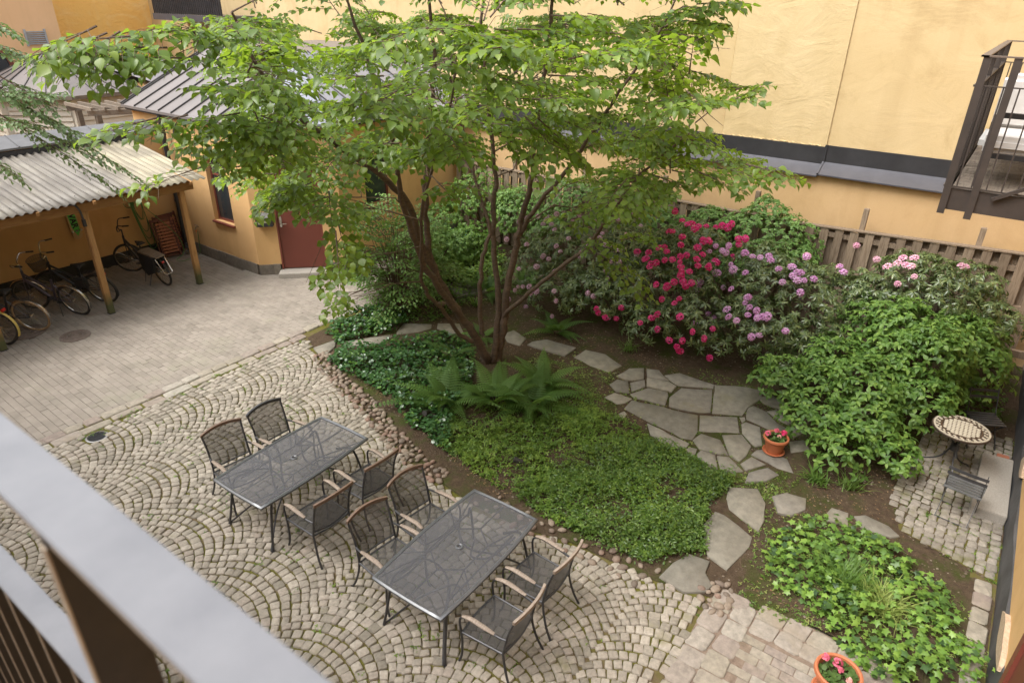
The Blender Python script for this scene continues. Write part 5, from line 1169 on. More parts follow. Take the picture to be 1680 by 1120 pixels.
m = MB(); m.box(bx0-.03, -1.2, 5.40, bx0+.03, by1+.03, 5.412); m.box(bx0-.03, by1-.03, 5.40, bx1+.03, by1+.03, 5.412); m.box(bx1-.03, -1.2, 5.40, bx1+.03, by1+.03, 5.412); m.build('handrail', MRAILT, bl, world=True, smooth=False)
m = MB(); m.box(bx0-.012, -1.2, 5.165, bx0+.012, by1+.012, 5.175); m.box(bx0-.012, by1-.025, 5.16, bx1, by1+.025, 5.175); m.box(bx1-.012, -1.2, 5.165, bx1+.012, by1, 5.175)
m.box(bx0-.02, -1.2, 4.30, bx0+.0, by1+.012, 4.312); m.box(bx0-.02, by1-.02, 4.30, bx1, by1+.02, 4.312); m.build('middle_rail', MRAIL, bl, world=True, smooth=False)
for y in np.arange(-1.15, .40, .115): MB().box(bx0-.006, y-.006, 4.31, bx0+.006, y+.006, 5.17).build('baluster', MRAIL, bl, world=True, smooth=False)
for x in np.arange(bx0+.115, bx1, .115): MB().box(x-.005, by1-.02, 4.31, x+.005, by1+.02, 5.17).build('baluster', MRAIL, bl, world=True, smooth=False)
for y in np.arange(-1.15, .40, .115): MB().box(bx1-.006, y-.006, 4.31, bx1+.006, y+.006, 5.17).build('baluster', MRAIL, bl, world=True, smooth=False)
MB().bar((7.385, .05, 4.24), (7.385, -.25, 4.42), .03, .05, (1, 0, 0)).build('bracket', MRAIL, bl, world=True, smooth=False)
MCUSH = simple('light_grey_cushion', (0.58, 0.56, 0.54), .9, col2=(.52, .50, .48), scale=4, bmp=.5, bscale=7, bdist=.02)
sf = thing('outdoor_sofa', 'outdoor sofa with black metal frame and light grey cushions on the right balcony', 'sofa', (8.2, -.3, 4.3))
def cushion(name, x0, y0, z0, x1, y1, z1, rx=0.0):
    o = MB().box(-(x1-x0)/2, -(y1-y0)/2, -(z1-z0)/2, (x1-x0)/2, (y1-y0)/2, (z1-z0)/2).build(name, MCUSH, sf, world=True, bevel=.045)
    o.matrix_basis = Matrix.Translation(((x0+x1)/2, (y0+y1)/2, (z0+z1)/2)) @ Matrix.Rotation(rx, 4, 'Y'); return o
cushion('seat_cushion', 7.62, -.85, 4.60, 8.45, .30, 4.74); cushion('back_cushion', 8.22, -.85, 4.74, 8.42, .27, 5.22, -.12); cushion('back_cushion', 8.5, -.8, 4.74, 9.3, .25, 5.0)
for x in (7.58, 9.4): MB().bar((x, .22, 4.30), (x, .22, 4.93), .045, .045).bar((x, .22, 4.93), (x, -1.1, 4.93), .045, .045).bar((x, -1.1, 4.30), (x, -1.1, 4.93), .045, .045).bar((x, .22, 4.58), (x, -1.1, 4.58), .03, .045).build('arm_frame', MBIKE, sf, world=True, smooth=False)
for y in (.22, -1.1): MB().bar((7.58, y, 4.58), (9.4, y, 4.58), .03, .045).build('seat_rail', MBIKE, sf, world=True, smooth=False)

# ------------------------------------------------------------------ railing of the balcony we stand on
MEDGE = simple('tan_flange_lit_edge', (0.42, 0.36, 0.29), 0.5, .2, col2=(.3, .25, .2), scale=40)  # tan of the rail flange; also paints sky light on post and baluster edges
MHR = simple('pale_worn_handrail', (0.21, 0.215, 0.232), 0.36, 0.2, col2=(0.165, 0.17, 0.187), scale=12)
MHR2 = simple('brown_railing_steel', (0.04, 0.034, 0.03), 0.45, .1, col2=(.028, .024, .021), scale=30)
nb = thing('balcony_railing', 'pale grey flat handrail with brown steel bars, blurred in the lower left foreground', 'railing', (.16, .6, 4.2))
MB().box(.1297, -1.15, 5.342, .1901, 8.0, 5.35).build('handrail', MHR, nb, world=True, bevel=.0015)
MB().box(.153, -1.15, 4.952, .190, 8.0, 4.96).build('middle_rail', MHR, nb, world=True, bevel=.0015)
MB().box(.153, -1.15, 4.25, .190, 8.0, 4.258).build('bottom_rail', MHR2, nb, world=True, bevel=.0015)
for y in (-.45, .635, 1.72, 2.8, 3.9, 5.0, 6.1, 7.2): MB().box(.131, y, 4.16, .189, y+.012, 5.342).build('post', MHR2, nb, world=True, bevel=.001)
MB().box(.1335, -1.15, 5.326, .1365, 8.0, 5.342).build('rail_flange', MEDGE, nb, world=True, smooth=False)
for y in (-.45, .635, 1.72, 2.8, 3.9, 5.0, 6.1, 7.2): MB().box(.1288, y, 4.16, .131, y+.012, 5.326).build('post_lit_edge', MEDGE, nb, world=True, smooth=False)  # thin pale strips added where the post edges catch the light
for i in range(80):
    y = -1.05+i*.1127
    if all(abs(y-q) > .03 for q in (-.45, .64, 1.72, 2.8, 3.9, 5.0, 6.1, 7.2)): m = MB(); m.box(.1555, y, 4.258, .187, y+.008, 4.952); m.mi = 1; m.box(.154, y+.001, 4.26, .1555, y+.007, 4.952); m.build('baluster', [MHR2, MEDGE], nb, world=True, smooth=False)  # second box paints the lit edge of the baluster
MB().box(-2.2, -1.19, 4.05, .20, 8.0, 4.16).build('balcony_floor', MPERG, nb, world=True, smooth=False)
# ------------------------------------------------------------------ vegetation
MLT = leafmat('tree_leaf', [(0, (0.075, 0.13, 0.022)), (0.4, (0.115, 0.19, 0.028)), (0.8, (0.17, 0.255, 0.04)), (1, (0.25, 0.34, 0.06))], .38, .46, (0.46, 0.66, 0.04), .5)
MLSH = leafmat('shrub_leaf', [(0, (0.06, 0.13, 0.026)), (0.5, (0.11, 0.21, 0.04)), (1, (0.20, 0.32, 0.065))], .5, .3)
MLRH = leafmat('rhododendron_leaf', [(0, (0.055, 0.09, 0.032)), (0.6, (0.095, 0.14, 0.05)), (1, (0.17, 0.21, 0.075))], .36, .14, spec=.6)
MLCL = leafmat('climber_leaf', [(0, (0.09, 0.18, 0.045)), (0.6, (0.13, 0.24, 0.06)), (1, (0.20, 0.32, 0.09))], .5, .3)
MLFE = leafmat('fern_leaf', [(0, (0.055, 0.12, 0.022)), (1, (0.10, 0.19, 0.034))], .6, .35)
MLAS = leafmat('ginger_leaf', [(0, (0.03, 0.085, 0.025)), (0.8, (0.05, 0.12, 0.035)), (1, (0.11, 0.22, 0.04))], .25, .12, spec=.6)
MLGC = leafmat('groundcover_leaf', [(0, (0.055, 0.11, 0.016)), (0.5, (0.11, 0.19, 0.026)), (1, (0.20, 0.29, 0.045))], .5, .3)
MLVI = leafmat('periwinkle_leaf', [(0, (0.045, 0.095, 0.02)), (0.6, (0.085, 0.155, 0.032)), (1, (0.17, 0.25, 0.06))], .38, .25, spec=.45)
MLIV = leafmat('ivy_leaf', [(0, (0.04, 0.08, 0.035)), (0.25, (0.07, 0.14, 0.04)), (0.6, (0.14, 0.26, 0.045)), (1, (0.24, 0.38, 0.07))], .4, .25)
MGRS = leafmat('grass_blade', [(0, (0.09, 0.17, 0.03)), (0.7, (0.18, 0.28, 0.06)), (1, (0.35, 0.38, 0.12))], .5, .35)
MSMALL = leafmat('small_grey_green_leaf', [(0, (0.15, 0.23, 0.10)), (1, (0.25, 0.34, 0.17))], .35, .3)
def unit(v): return v/np.maximum(np.linalg.norm(v, axis=-1, keepdims=True), 1e-9)
def spray(root, tip, nsub, tw_len, sp, size, acc, droop=.25, twigs=None, rr=rs, flat=.25):
    """a leafy branch end: main twig root->tip with alternate side twigs in a near-horizontal plane"""
    root, tip = np.array(root, float), np.array(tip, float); d = tip-root; L = np.linalg.norm(d); d /= L
    side = np.cross(d, [0, 0, 1.0]); side /= max(np.linalg.norm(side), 1e-6)
    up = np.cross(side, d)
    def twig(p0, dr, L):
        n = max(2, int(L/sp)); pts = []
        for i in range(n+1):
            t = i/n; p = p0+dr*L*t+np.array([0, 0, -droop*L*t*t]); pts.append(p)
            if i == 0: continue
            s = 1 if i % 2 else -1; sd_ = np.cross(dr, up); sd_ /= max(np.linalg.norm(sd_), 1e-6)
            ld = dr*.75+sd_*s*(.8 if i < n else 0)+np.array([0, 0, -.16-.18*t+rr.gauss(0, .16)])+np.array([rr.gauss(0, .12), rr.gauss(0, .12), 0])
            nn = up+np.array([rr.gauss(0, flat), rr.gauss(0, flat), .2]); z = size*rr.uniform(.72, 1.25)*(1.0 if t < .85 else .85)
            acc.append((p, ld, nn, z))
        if twigs is not None: twigs.append((pts[0], pts[len(pts)//2], pts[-1], .0035 if L < .5 else .005))
    for k in range(nsub):
        t = .12+.86*(k+rr.random()*.5)/nsub; s = 1 if k % 2 else -1; p = root+d*L*t+np.array([0, 0, -droop*L*t*t*.5])
        dr = d*.62+side*s*.8+np.array([0, 0, rr.gauss(0, .10)]); dr /= np.linalg.norm(dr)
        twig(p, dr, tw_len*(1.05-.6*t)*rr.uniform(.75, 1.2))
    dd = d+np.array([0, 0, -.1]); dd /= np.linalg.norm(dd); twig(root+d*L*.55+np.array([0, 0, -droop*L*.3*.5]), dd, L*.5)
    if twigs is not None: m_ = root+d*L*.55+np.array([0, 0, -droop*L*.3*.5]); twigs.append((root, (root+m_)/2, m_, .009))
def grow(t, acc, tpl, mat, keep=300, name='leaf', stuff='foliage', minpx=8):
    P = np.array([a[0] for a in acc]); D = np.array([a[1] for a in acc]); Nn = np.array([a[2] for a in acc]); Z = np.array([a[3] for a in acc])
    pieces(t, name, stuff, tpl, P, frames(D, Nn), np.stack([Z, Z, Z], 1), mat, 1.0, keep=keep, minpx=minpx)
# ---- the big multi-stemmed tree
tr = thing('tree', 'large multi-stemmed tree with heart-shaped leaves spreading over the middle of the courtyard', 'tree', (8.3, 6.5, 0))
def pr(u, v, r_): return tuple(GR(u, v, r_))
BR = 10.52
stems = [
 ([(8.30, 6.62, 0), pr(797, 585, 10.45), pr(775, 545, 10.4), pr(740, 495, 10.3), pr(712, 440, 10.2), pr(700, 380, 10.1), pr(697, 300, 9.9), pr(705, 200, 9.7), pr(712, 90, 9.4), pr(700, -40, 9.2)], .080, .024),
 ([pr(712, 440, 10.2), pr(690, 400, 10.0), pr(672, 340, 9.7), pr(630, 290, 9.3), pr(570, 250, 8.9), pr(500, 200, 8.5), pr(430, 120, 8.1), pr(380, 20, 7.8)], .058, .018),
 ([pr(760, 525, 10.35), pr(715, 465, 10.0), pr(690, 420, 9.8), pr(668, 362, 9.5), pr(655, 300, 9.2), pr(640, 200, 8.8), pr(600, 90, 8.4), pr(560, -30, 8.2)], .055, .018),
 ([(8.36, 6.36, 0), pr(818, 580, 10.6), pr(826, 530, 10.6), pr(832, 470, 10.6), pr(848, 400, 10.6), pr(858, 350, 10.5), pr(870, 300, 10.3), pr(880, 200, 10.1), pr(900, 60, 9.8), pr(910, -50, 9.7)], .075, .026),
 ([(8.33, 6.45, 0), pr(812, 575, 10.5), pr(818, 500, 10.7), pr(812, 430, 10.8), pr(808, 350, 10.9), pr(812, 290, 10.9), pr(800, 180, 10.8), pr(790, 60, 10.7), pr(800, -60, 10.6)], .06, .022),
 ([pr(790, 548, 10.45), pr(787, 480, 10.5), pr(793, 420, 10.6), pr(803, 375, 10.7), pr(790, 330, 10.8), pr(770, 250, 11.0), pr(740, 140, 11.1), pr(730, 20, 11.1)], .04, .015),
 ([pr(826, 520, 10.6), pr(868, 480, 10.2), pr(920, 438, 9.7), pr(965, 405, 9.4), pr(1010, 340, 9.0), pr(1060, 280, 8.6), pr(1130, 220, 8.2)], .036, .014),
 ([pr(853, 385, 10.6), pr(880, 340, 10.3), pr(930, 280, 10.0), pr(990, 190, 9.7), pr(1060, 90, 9.4), pr(1120, -20, 9.2)], .038, .014),
 ([pr(775, 560, 10.3), pr(750, 545, 10.2), pr(728, 510, 10.0), pr(700, 480, 9.6), pr(690, 440, 9.2), pr(700, 300, 8.0), pr(730, 200, 7.2), pr(760, 80, 6.6)], .04, .012)]
SPTS = []; m = MB()
for i, (pts, r0, r1) in enumerate(stems):
    sp_ = smooth_path(pts, 5); n = len(sp_); sp_ = [tuple(np.array(p)+(np.array([rs.gauss(0, .012), rs.gauss(0, .012), 0]) if 0 < k < n-1 else 0)) for k, p in enumerate(sp_)]
    (MB().tube(sp_, [.88*r0*(1-k/n)**.8+r1*.5 for k in range(n)], 10)).build('stem', MBARK, tr, world=True)
    SPTS += [np.array(p) for k, p in enumerate(sp_) if p[2] > 1.7]
SP = np.array(SPTS)
OUT = [(20, 90), (90, 52), (150, 30), (230, 10), (300, -60), (1215, -60), (1222, 10), (1180, 55), (1150, 95), (1265, 128), (1240, 165), (1120, 180), (1165, 225), (1315, 285), (1290, 305), (1215, 310), (1140, 300), (1085, 345), (1075, 420), (1062, 492), (1010, 470), (960, 400), (905, 345), (830, 325), (740, 320), (660, 330), (600, 360), (590, 430), (565, 500), (542, 515), (528, 460), (545, 400), (500, 350), (430, 348), (400, 320), (370, 290), (330, 262), (240, 315), (215, 305), (300, 240), (175, 235), (125, 225), (170, 190), (120, 150), (60, 135), (20, 100)]
acc, tw = [], []; tips = []
# tips that draw the outline: (u, v, range)
for u, v, r_ in [(60, 95, 6.4), (460, 300, 7.6), (380, 240, 7.4), (560, 430, 8.4), (700, 110, 6.0), (860, 130, 6.2), (1060, 40, 7.6), (1130, 130, 8.0), (1000, 20, 7.0), (1100, 70, 8.2), (950, 150, 7.5), (880, 50, 7.5), (1050, 150, 8.3), (1160, 10, 8.5), (960, 90, 8.5), (900, 230, 8.5), (1030, 270, 8.6), (970, 200, 9.0), (1080, 240, 8.8), (60, 80, 6.2), (100, 60, 6.4), (170, 70, 6.5), (280, 20, 6.8), (350, 60, 7.0), (620, 60, 5.6), (930, 60, 5.9), (1000, 120, 6.3), (760, 250, 6.4), (950, 250, 6.9), (430, 60, 6.4), (540, 120, 6.0), (1090, 110, 7.4), (130, 75, 6.6), (200, 45, 6.8), (150, 120, 6.5), (250, 85, 7.0), (140, 215, 6.9), (210, 205, 7.0), (230, 300, 7.4), (300, 275, 7.5), (420, 335, 7.9), (450, 315, 8.0), (495, 330, 8.3), (560, 490, 8.6), (530, 500, 8.5), (545, 440, 8.5), (590, 420, 8.6), (1060, 485, 8.9), (1030, 440, 9.0), (1000, 400, 9.0), (1305, 285, 7.9), (1250, 285, 8.0), (1220, 310, 8.1), (1170, 290, 8.1), (1120, 300, 8.1), (1255, 132, 8.4), (1200, 150, 8.4), (1215, -5, 8.6), (1190, 30, 8.6), (1170, 60, 8.7), (1130, 20, 8.7), (950, 350, 8.4), (900, 360, 8.6), (1040, 350, 8.2), (820, 60, 5.2), (800, 160, 5.6), (990, 330, 6.9), (870, 200, 6.4), (1010, 230, 6.6), (640, 200, 6.6), (480, 130, 6.3), (350, 130, 6.5), (720, 30, 5.6), (580, 260, 7.2), (690, 250, 6.9), (1080, 200, 7.2), (500, 210, 6.8), (420, 215, 6.9), (330, 190, 6.9), (290, 240, 7.1), (90, 110, 6.5), (180, 85, 6.7), (260, 40, 6.8), (310, 90, 6.8), (240, 210, 7.0)]: tips.append(np.array(pr(u, v, r_)))
ntip = len(tips)
cen = np.array([7.9, 6.2]); tries = 0
while len(tips) < 500 and tries < 20000:
    tries += 1; a = rs.uniform(0, 2*PI); q = math.sqrt(rs.random())*4.4; x, y = cen[0]+q*math.cos(a), cen[1]+q*math.sin(a)
    zl = 3.0-.4*(q/4.4)**2+(1.0 if q < 1.5 else 0); zh = 7.6-2.4*(q/4.4)**2; z = zl+(zh-zl)*rs.random()**.85
    z = round(z/.55)*.55+rs.gauss(0, .06)
    if x > 13.6 or math.hypot(x, y) < 4.6: continue
    u, v, d_ = proj((x, y, z))[0]
    if v > -40:
        if not inpoly([u], [v], OUT)[0] or (u < 340 and v > -10): continue
        if 600 < u < 980 and v > 250 and (v > 320 or rs.random() < .6): continue
    tips.append(np.array([x, y, z]))
order_ = sorted(range(len(tips)), key=lambda i: float(np.linalg.norm(SP-tips[i], axis=1).min())); SPL = list(SP); RAD = [.02]*len(SPL)
for i in order_:
    tp = tips[i]; SP = np.array(SPL)
    d2 = SP-tp; hor = np.hypot(d2[:, 0], d2[:, 1]); cost = np.linalg.norm(d2, axis=1)+np.maximum(0, d2[:, 2]+.1)*1.2; k = int(np.argmin(cost)); base = SP[k]; dist = np.linalg.norm(base-tp)
    L = min(1.35, max(.55, dist*.6)); root = tp+(base-tp)/dist*L; root[2] += .06
    if dist > L+.15:
        mid = (base+root)/2+np.array([rs.gauss(0, .10), rs.gauss(0, .10), .06+rs.gauss(0, .08)]); r_b = min(RAD[k]*.85, .007+.0035*min(2.5, dist)); tw.append((base, mid, root, r_b))
        SPL += [mid, (mid+root)/2, root]; RAD += [r_b*.85, r_b*.75, r_b*.7]
    spray(root, tp, 9 if i < ntip else 11, .62 if i >= ntip else .46, .060 if i < ntip else .052, .098 if i < ntip else .086, acc, twigs=tw)
# prune to the silhouette in view
pp_ = proj(np.array([a[0] for a in acc])); iv = inpoly(pp_[:, 0], pp_[:, 1], OUT)
big = [(x, y) for x, y in OUT]
keepm = []
for (a, q, ins) in zip(acc, pp_, iv):
    if q[1] < -10 or (ins and not (q[0] < 330 and rs.random() < .25)): keepm.append(a); continue
    dmin = min(math.hypot(q[0]-x, q[1]-y) for x, y in big)
    if dmin < 18: keepm.append(a)
grow(tr, keepm, LEAF_H, MLT, 300)
KP = np.array([a[0] for a in keepm]); KQs = {g: set(map(tuple, np.floor(KP/g).astype(int))) for g in (.055, .16)}
def has_leaf(p, g=.055):
    KQ = KQs[g]; c = np.floor(np.array(p)/g).astype(int)
    return any((c[0]+i, c[1]+j, c[2]+k) in KQ for i in (-1, 0, 1) for j in (-1, 0, 1) for k in (-1, 0, 1))
bases = set(map(tuple, [np.round(q[0], 4) for q in tw if q[3] > .0065]))
tw = [q for q in tw if (q[3] > .0065 and (has_leaf(q[2], .16) or tuple(np.round(q[2], 4)) in bases)) or (q[3] <= .0065 and has_leaf(q[2]) and has_leaf(q[1], .16))]
m = MB()
for a, b, c, r_ in tw: m.tube([tuple(a), tuple(b), tuple(c)], [r_, r_*.75, r_*.4], 5)
m.build('branches', MBARK, tr, world=True)['kind'] = 'stuff'
print('tree leaves', len(keepm))

# ---- overhanging branch of a small-leaved tree at the left edge
t2 = thing('overhanging_tree', 'small-leaved grey-green tree branch reaching in from the left edge of the picture', 'tree', (2.6, 10.6, 0))
MB().tube(smooth_path([(.9, 10.6, 0), (.95, 10.7, 2.5), (1.1, 10.9, 4.2), (1.3, 11.0, 6.5)], 5), [.11]*6+[.09]*6+[.05]*4, 8).build('trunk', MBARK, t2, world=True)
acc, tw = [], []
for (u0, v0, r0), (u1, v1, r1) in [((-60, 120, 9.3), (120, 215, 9.2)), ((-40, 150, 9.2), (100, 150, 9.2)), ((-30, 170, 9.4), (200, 305, 9.3)), ((-60, 190, 9.3), (60, 200, 9.2)), ((-50, 80, 9.4), (110, 100, 9.5)), ((60, 190, 9.3), (235, 290, 9.4)), ((-60, 20, 9.0), (20, 50, 9.0)), ((-60, 100, 9.2), (40, 170, 9.1)), ((10, 160, 9.3), (150, 225, 9.3)), ((-70, 230, 9.1), (30, 285, 9.1)), ((-50, 60, 9.2), (60, 95, 9.3)), ((-10, 120, 9.4), (90, 175, 9.2)), ((30, 200, 9.2), (170, 260, 9.2))]:
    a, b = np.array(pr(u0, v0, r0)), np.array(pr(u1, v1, r1)); tw.append((np.array([1.1, 10.9, 4.4]), (a+np.array([1.1, 10.9, 4.6]))/2, a, .012)); spray(a, b, 16, .40, .034, .062, acc, droop=.12, twigs=tw, flat=.4)
grow(t2, acc, LEAF_S, MSMALL, 150, minpx=5)
m = MB()
for a, b, c, r_ in tw: m.tube([tuple(a), tuple(b), tuple(c)], [r_, r_*.75, r_*.4], 5)
m.build('branches', MTWIG, t2, world=True)['kind'] = 'stuff'

# ---- shrubs: leaf clusters on the lobes of an uneven body
def lobed(center, rad, n, lobes, rr=rng, shell=.35, zmin=.05, inner=.25):
    """points and outward normals on/inside a body made of lobes"""
    C, Rr = [np.array(center, float)], [np.array(rad, float)]
    for lx, ly, lz, lr in lobes: C.append(np.array([lx, ly, lz])); Rr.append(np.array([lr, lr, lr*.85]))
    vol = np.array([(r_[0]*r_[1]*r_[2])**(2/3) for r_ in Rr]); pk = rr.choice(len(C), n*4, p=vol/vol.sum()); Cc, Rc_ = np.array(C)[pk], np.array(Rr)[pk]
    v = unit(rr.normal(size=(n*4, 3))); v[:, 2] = np.where(v[:, 2] < -.35, -v[:, 2], v[:, 2]); s = 1-shell*rr.random(n*4)**2.2; s = np.where(rr.random(n*4) < inner, rr.uniform(.4, .9, n*4), s)
    wob = 1+.10*np.sin(v[:, 0]*7+Cc[:, 1]*5)*np.cos(v[:, 1]*6+Cc[:, 0]*3); P = Cc+v*Rc_*(s*wob)[:, None]; Nn = unit(v/Rc_)
    depth = np.full(len(P), -9.0)
    for c, r_ in zip(C, Rr): q = 1-np.linalg.norm((P-c)/r_, axis=1); depth = np.maximum(depth, q)
    ok = (P[:, 2] > zmin) & ((depth < .30) | (rr.random(len(P)) < .25)); ok &= P[:, 0] < 13.5+9*(P[:, 2] > 2.0); ok &= P[:, 1] > -1.15
    return P[ok][:n], Nn[ok][:n]
def stems_for(t, base, P, n, mat=MTWIG, r0=.018):
    for k in range(n):
        q = P[rs.randrange(len(P))]; b = np.array(base)+np.array([rs.gauss(0, .12), rs.gauss(0, .12), 0]); mid = b*.5+q*.5+np.array([0, 0, .12]); MB().tube(smooth_path([tuple(b), tuple(mid), tuple(q)], 4), [r0*(1-i/12) for i in range(9)], 6).build('stem', mat, t, world=True)
def cluster_shrub(name, label, center, rad, lobes, nclu, per, size, tpl, mat, spread=1.0, up=.45, rosette=True, group=None, keep=300, base=None, tilt=-.1, minpx=6):
    t = thing(name, label, 'shrub', (center[0], center[1], 0), 0, group); P, Nn = lobed(center, rad, nclu, lobes); acc = []
    for p, n_ in zip(P, Nn):
        ax = unit(n_+np.array([0, 0, up])+rng.normal(0, .22, 3)); x = unit(np.cross(ax, rng.normal(size=3))); y = np.cross(ax, x); a0 = rs.uniform(0, 6)
        for k in range(per):
            a = a0+2*PI*k/per+rs.gauss(0, .15); out = x*math.cos(a)+y*math.sin(a); lay = rs.uniform(-.2, .5); d = out*spread+ax*(tilt+lay*.5)+rng.normal(0, .08, 3)
            acc.append((p+ax*rs.uniform(-.02, .01), d, ax+rng.normal(0, .2, 3), size*rs.uniform(.7, 1.2)))
    grow(t, acc, tpl, mat, keep, minpx=minpx); stems_for(t, base or (center[0], center[1], 0), P, 9); return t, P, Nn
def truss_mesh(mats, r_=.070):
    """a rhododendron flower head: a dome of small five-petalled flowers"""
    m = MB(); gold = PI*(3-math.sqrt(5)); n = 17
    for q in range(n):
        zz = 1-q*1.15/n; rad = math.sqrt(max(0, 1-zz*zz)); v = Vector((rad*math.cos(gold*q), rad*math.sin(gold*q), zz)); c = v*r_*.78; x = v.orthogonal().normalized(); y = v.cross(x); m.mi = 0 if rs.random() < .8 else 1
        vs = [tuple(c-v*.012)]
        for i in range(10):
            a = 2*PI*i/10+q; k = r_*(.44*rs.uniform(.75, 1.15) if i % 2 == 0 else .24); vs.append(tuple(c+(x*math.cos(a)+y*math.sin(a))*k+v*(.008 if i % 2 == 0 else .0)))
        m.add(vs, [(0, 1+i, 1+(i+1) % 10) for i in range(10)])
    return m.mesh('flower_cluster', mats, smooth=False)
MPR = petal('crimson_petal', (0.70, 0.03, 0.20), (0.82, 0.07, 0.32)); MPR2 = petal('crimson_petal_light', (0.80, 0.14, 0.36)); MPL = petal('lilac_petal', (0.68, 0.32, 0.64), (0.78, 0.48, 0.74)); MPL2 = petal('lilac_petal_light', (0.80, 0.55, 0.76)); MPP = petal('pale_rose_petal', (0.80, 0.42, 0.58), (0.86, 0.55, 0.66)); MPP2 = petal('pale_rose_light', (0.9, 0.7, 0.76)); MPD = petal('faded_lilac_petal', (0.58, 0.36, 0.50), (0.66, 0.46, 0.56))
def place_trusses(t, uvs, center, rad, lobes, meshes, out=.03, sc=1.0):
    C = [(np.array(center, float), np.array(rad, float))]+[(np.array(l[:3], float), np.array([l[3], l[3], l[3]*.85])) for l in lobes]
    for u, v in uvs:
        r_ = ray(u, v); o_ = np.array([0, 0, CH]); best = None
        for c, q in C:
            A_ = ((r_/q)**2).sum(); B_ = 2*((r_/q)*((o_-c)/q)).sum(); D_ = (((o_-c)/q)**2).sum()-1; dsc = B_*B_-4*A_*D_
            if dsc > 0:
                s = (-B_-math.sqrt(dsc))/2/A_
                if best is None or s < best[0]: P_ = o_+r_*s; best = (s, P_, unit((P_-c)/q/q))
        if best is None:
            c, q = C[0]; s = ((c-o_)*r_).sum()/(r_**2).sum(); P_ = o_+r_*s; best = (s, P_, unit(-r_))
        _, P_, n_ = best; n_ = unit(n_+np.array([0, 0, .3])); P_ = P_+n_*out; ob = bpy.data.objects.new('flower_cluster', meshes[rs.randrange(len(meshes))]); COL.objects.link(ob); ob.parent = t; ob.matrix_parent_inverse = wm(t).inverted()
        k = sc*rs.uniform(.78, 1.15); ob.matrix_basis = Matrix.Translation(tuple(P_)) @ Vector(tuple(n_)).to_track_quat('Z', 'Y').to_matrix().to_4x4() @ Matrix.Diagonal((k*rs.uniform(.85, 1.2), k*rs.uniform(.85, 1.2), k*rs.uniform(.65, 1.05), 1))
def z5(pts): return [(960+x/3.293, 280+y/3.293) for x, y in pts]
GR_ = 'rhododendrons in flower along the plank fence'
# crimson one
c_, r_, l_ = (11.25, 4.55, .95), (1.05, 1.15, 1.0), [(10.7, 3.75, .75, .72), (10.9, 5.4, .7, .75), (11.7, 4.4, 1.55, .75), (10.55, 4.5, .5, .6), (10.75, 3.3, .45, .5)]
t, P, Nn = cluster_shrub('rhododendron', 'rhododendron with crimson-pink flower heads, in the middle of the bed', c_, r_, l_, 820, 8, .105, LEAF_R, MLRH, group=GR_)
RED = z5([(485, 225), (525, 280), (575, 295), (590, 325), (455, 335), (525, 365), (650, 310), (740, 300), (770, 310), (700, 315), (430, 420), (400, 425), (345, 450), (325, 485), (350, 525), (385, 505), (430, 490), (515, 410), (545, 465), (510, 500), (515, 525), (605, 420), (635, 385), (665, 385), (630, 460), (605, 520), (660, 530), (560, 550), (515, 572), (480, 605), (445, 625), (385, 618), (540, 628), (830, 370), (865, 370), (830, 400), (785, 470), (415, 695), (510, 700), (485, 722), (65, 745), (75, 765), (115, 785), (195, 740), (168, 795), (300, 825), (398, 780), (358, 800), (515, 793), (400, 857), (580, 870), (685, 855), (640, 905), (460, 912), (528, 915), (500, 945), (515, 965), (420, 975), (475, 1003), (675, 1007), (557, 1050), (285, 445), (700, 500)])
RED += [(u+rs.uniform(-14, 14), v+rs.uniform(-10, 10)) for u, v in RED[:34:2]]
place_trusses(t, RED, c_, r_, l_, [truss_mesh([MPR, MPR2]) for _ in range(3)])
# lilac one
c_, r_, l_ = (11.6, 2.45, .95), (1.15, 1.1, .95), [(11.0, 2.7, .75, .75), (11.2, 1.9, .6, .7), (12.0, 3.1, 1.35, .75), (12.2, 2.0, 1.1, .75), (10.95, 2.25, .4, .55)]
t, P, Nn = cluster_shrub('rhododendron', 'rhododendron with lilac flower heads, between the crimson one and the green shrub', c_, r_, l_, 800, 8, .10, LEAF_R, MLRH, group=GR_)
LIL = z5([(670, 438), (705, 410), (740, 435), (760, 445), (905, 470), (945, 475), (990, 470), (710, 555), (805, 538), (870, 560), (620, 605), (610, 640), (795, 645), (890, 690), (870, 718), (1045, 540), (1115, 528), (1065, 610), (1120, 575), (1145, 600), (1180, 600), (1195, 468), (1375, 528), (1160, 665), (930, 760), (880, 785), (930, 800), (985, 790), (780, 795), (822, 815), (665, 775), (590, 828), (940, 890), (1080, 865)])
LIL += [(u+rs.uniform(-16, 16), v+rs.uniform(-12, 12)) for u, v in LIL[::2]]
place_trusses(t, LIL, c_, r_, l_, [truss_mesh([MPL, MPL2]) for _ in range(3)], sc=1.0)
# faded one in the tree's shade
c_, r_, l_ = (11.6, 6.6, .85), (1.1, 1.5, .95), [(10.9, 5.9, .6, .7), (11.0, 7.3, .75, .75), (10.6, 6.6, .5, .6), (11.9, 5.6, 1.2, .8)]
t, P, Nn = cluster_shrub('rhododendron', 'large rhododendron with faded mauve flowers in the shade behind the tree', c_, r_, l_, 950, 8, .10, LEAF_R, MLRH, group=GR_)
vis = [(u, v) for u, v in [(rs.uniform(830, 1060), rs.uniform(350, 520)) for _ in range(72)] if v > 330+.0*u]
place_trusses(t, vis, c_, r_, l_, [truss_mesh([MPD, MPL2], .055) for _ in range(3)], out=.04, sc=1.0)
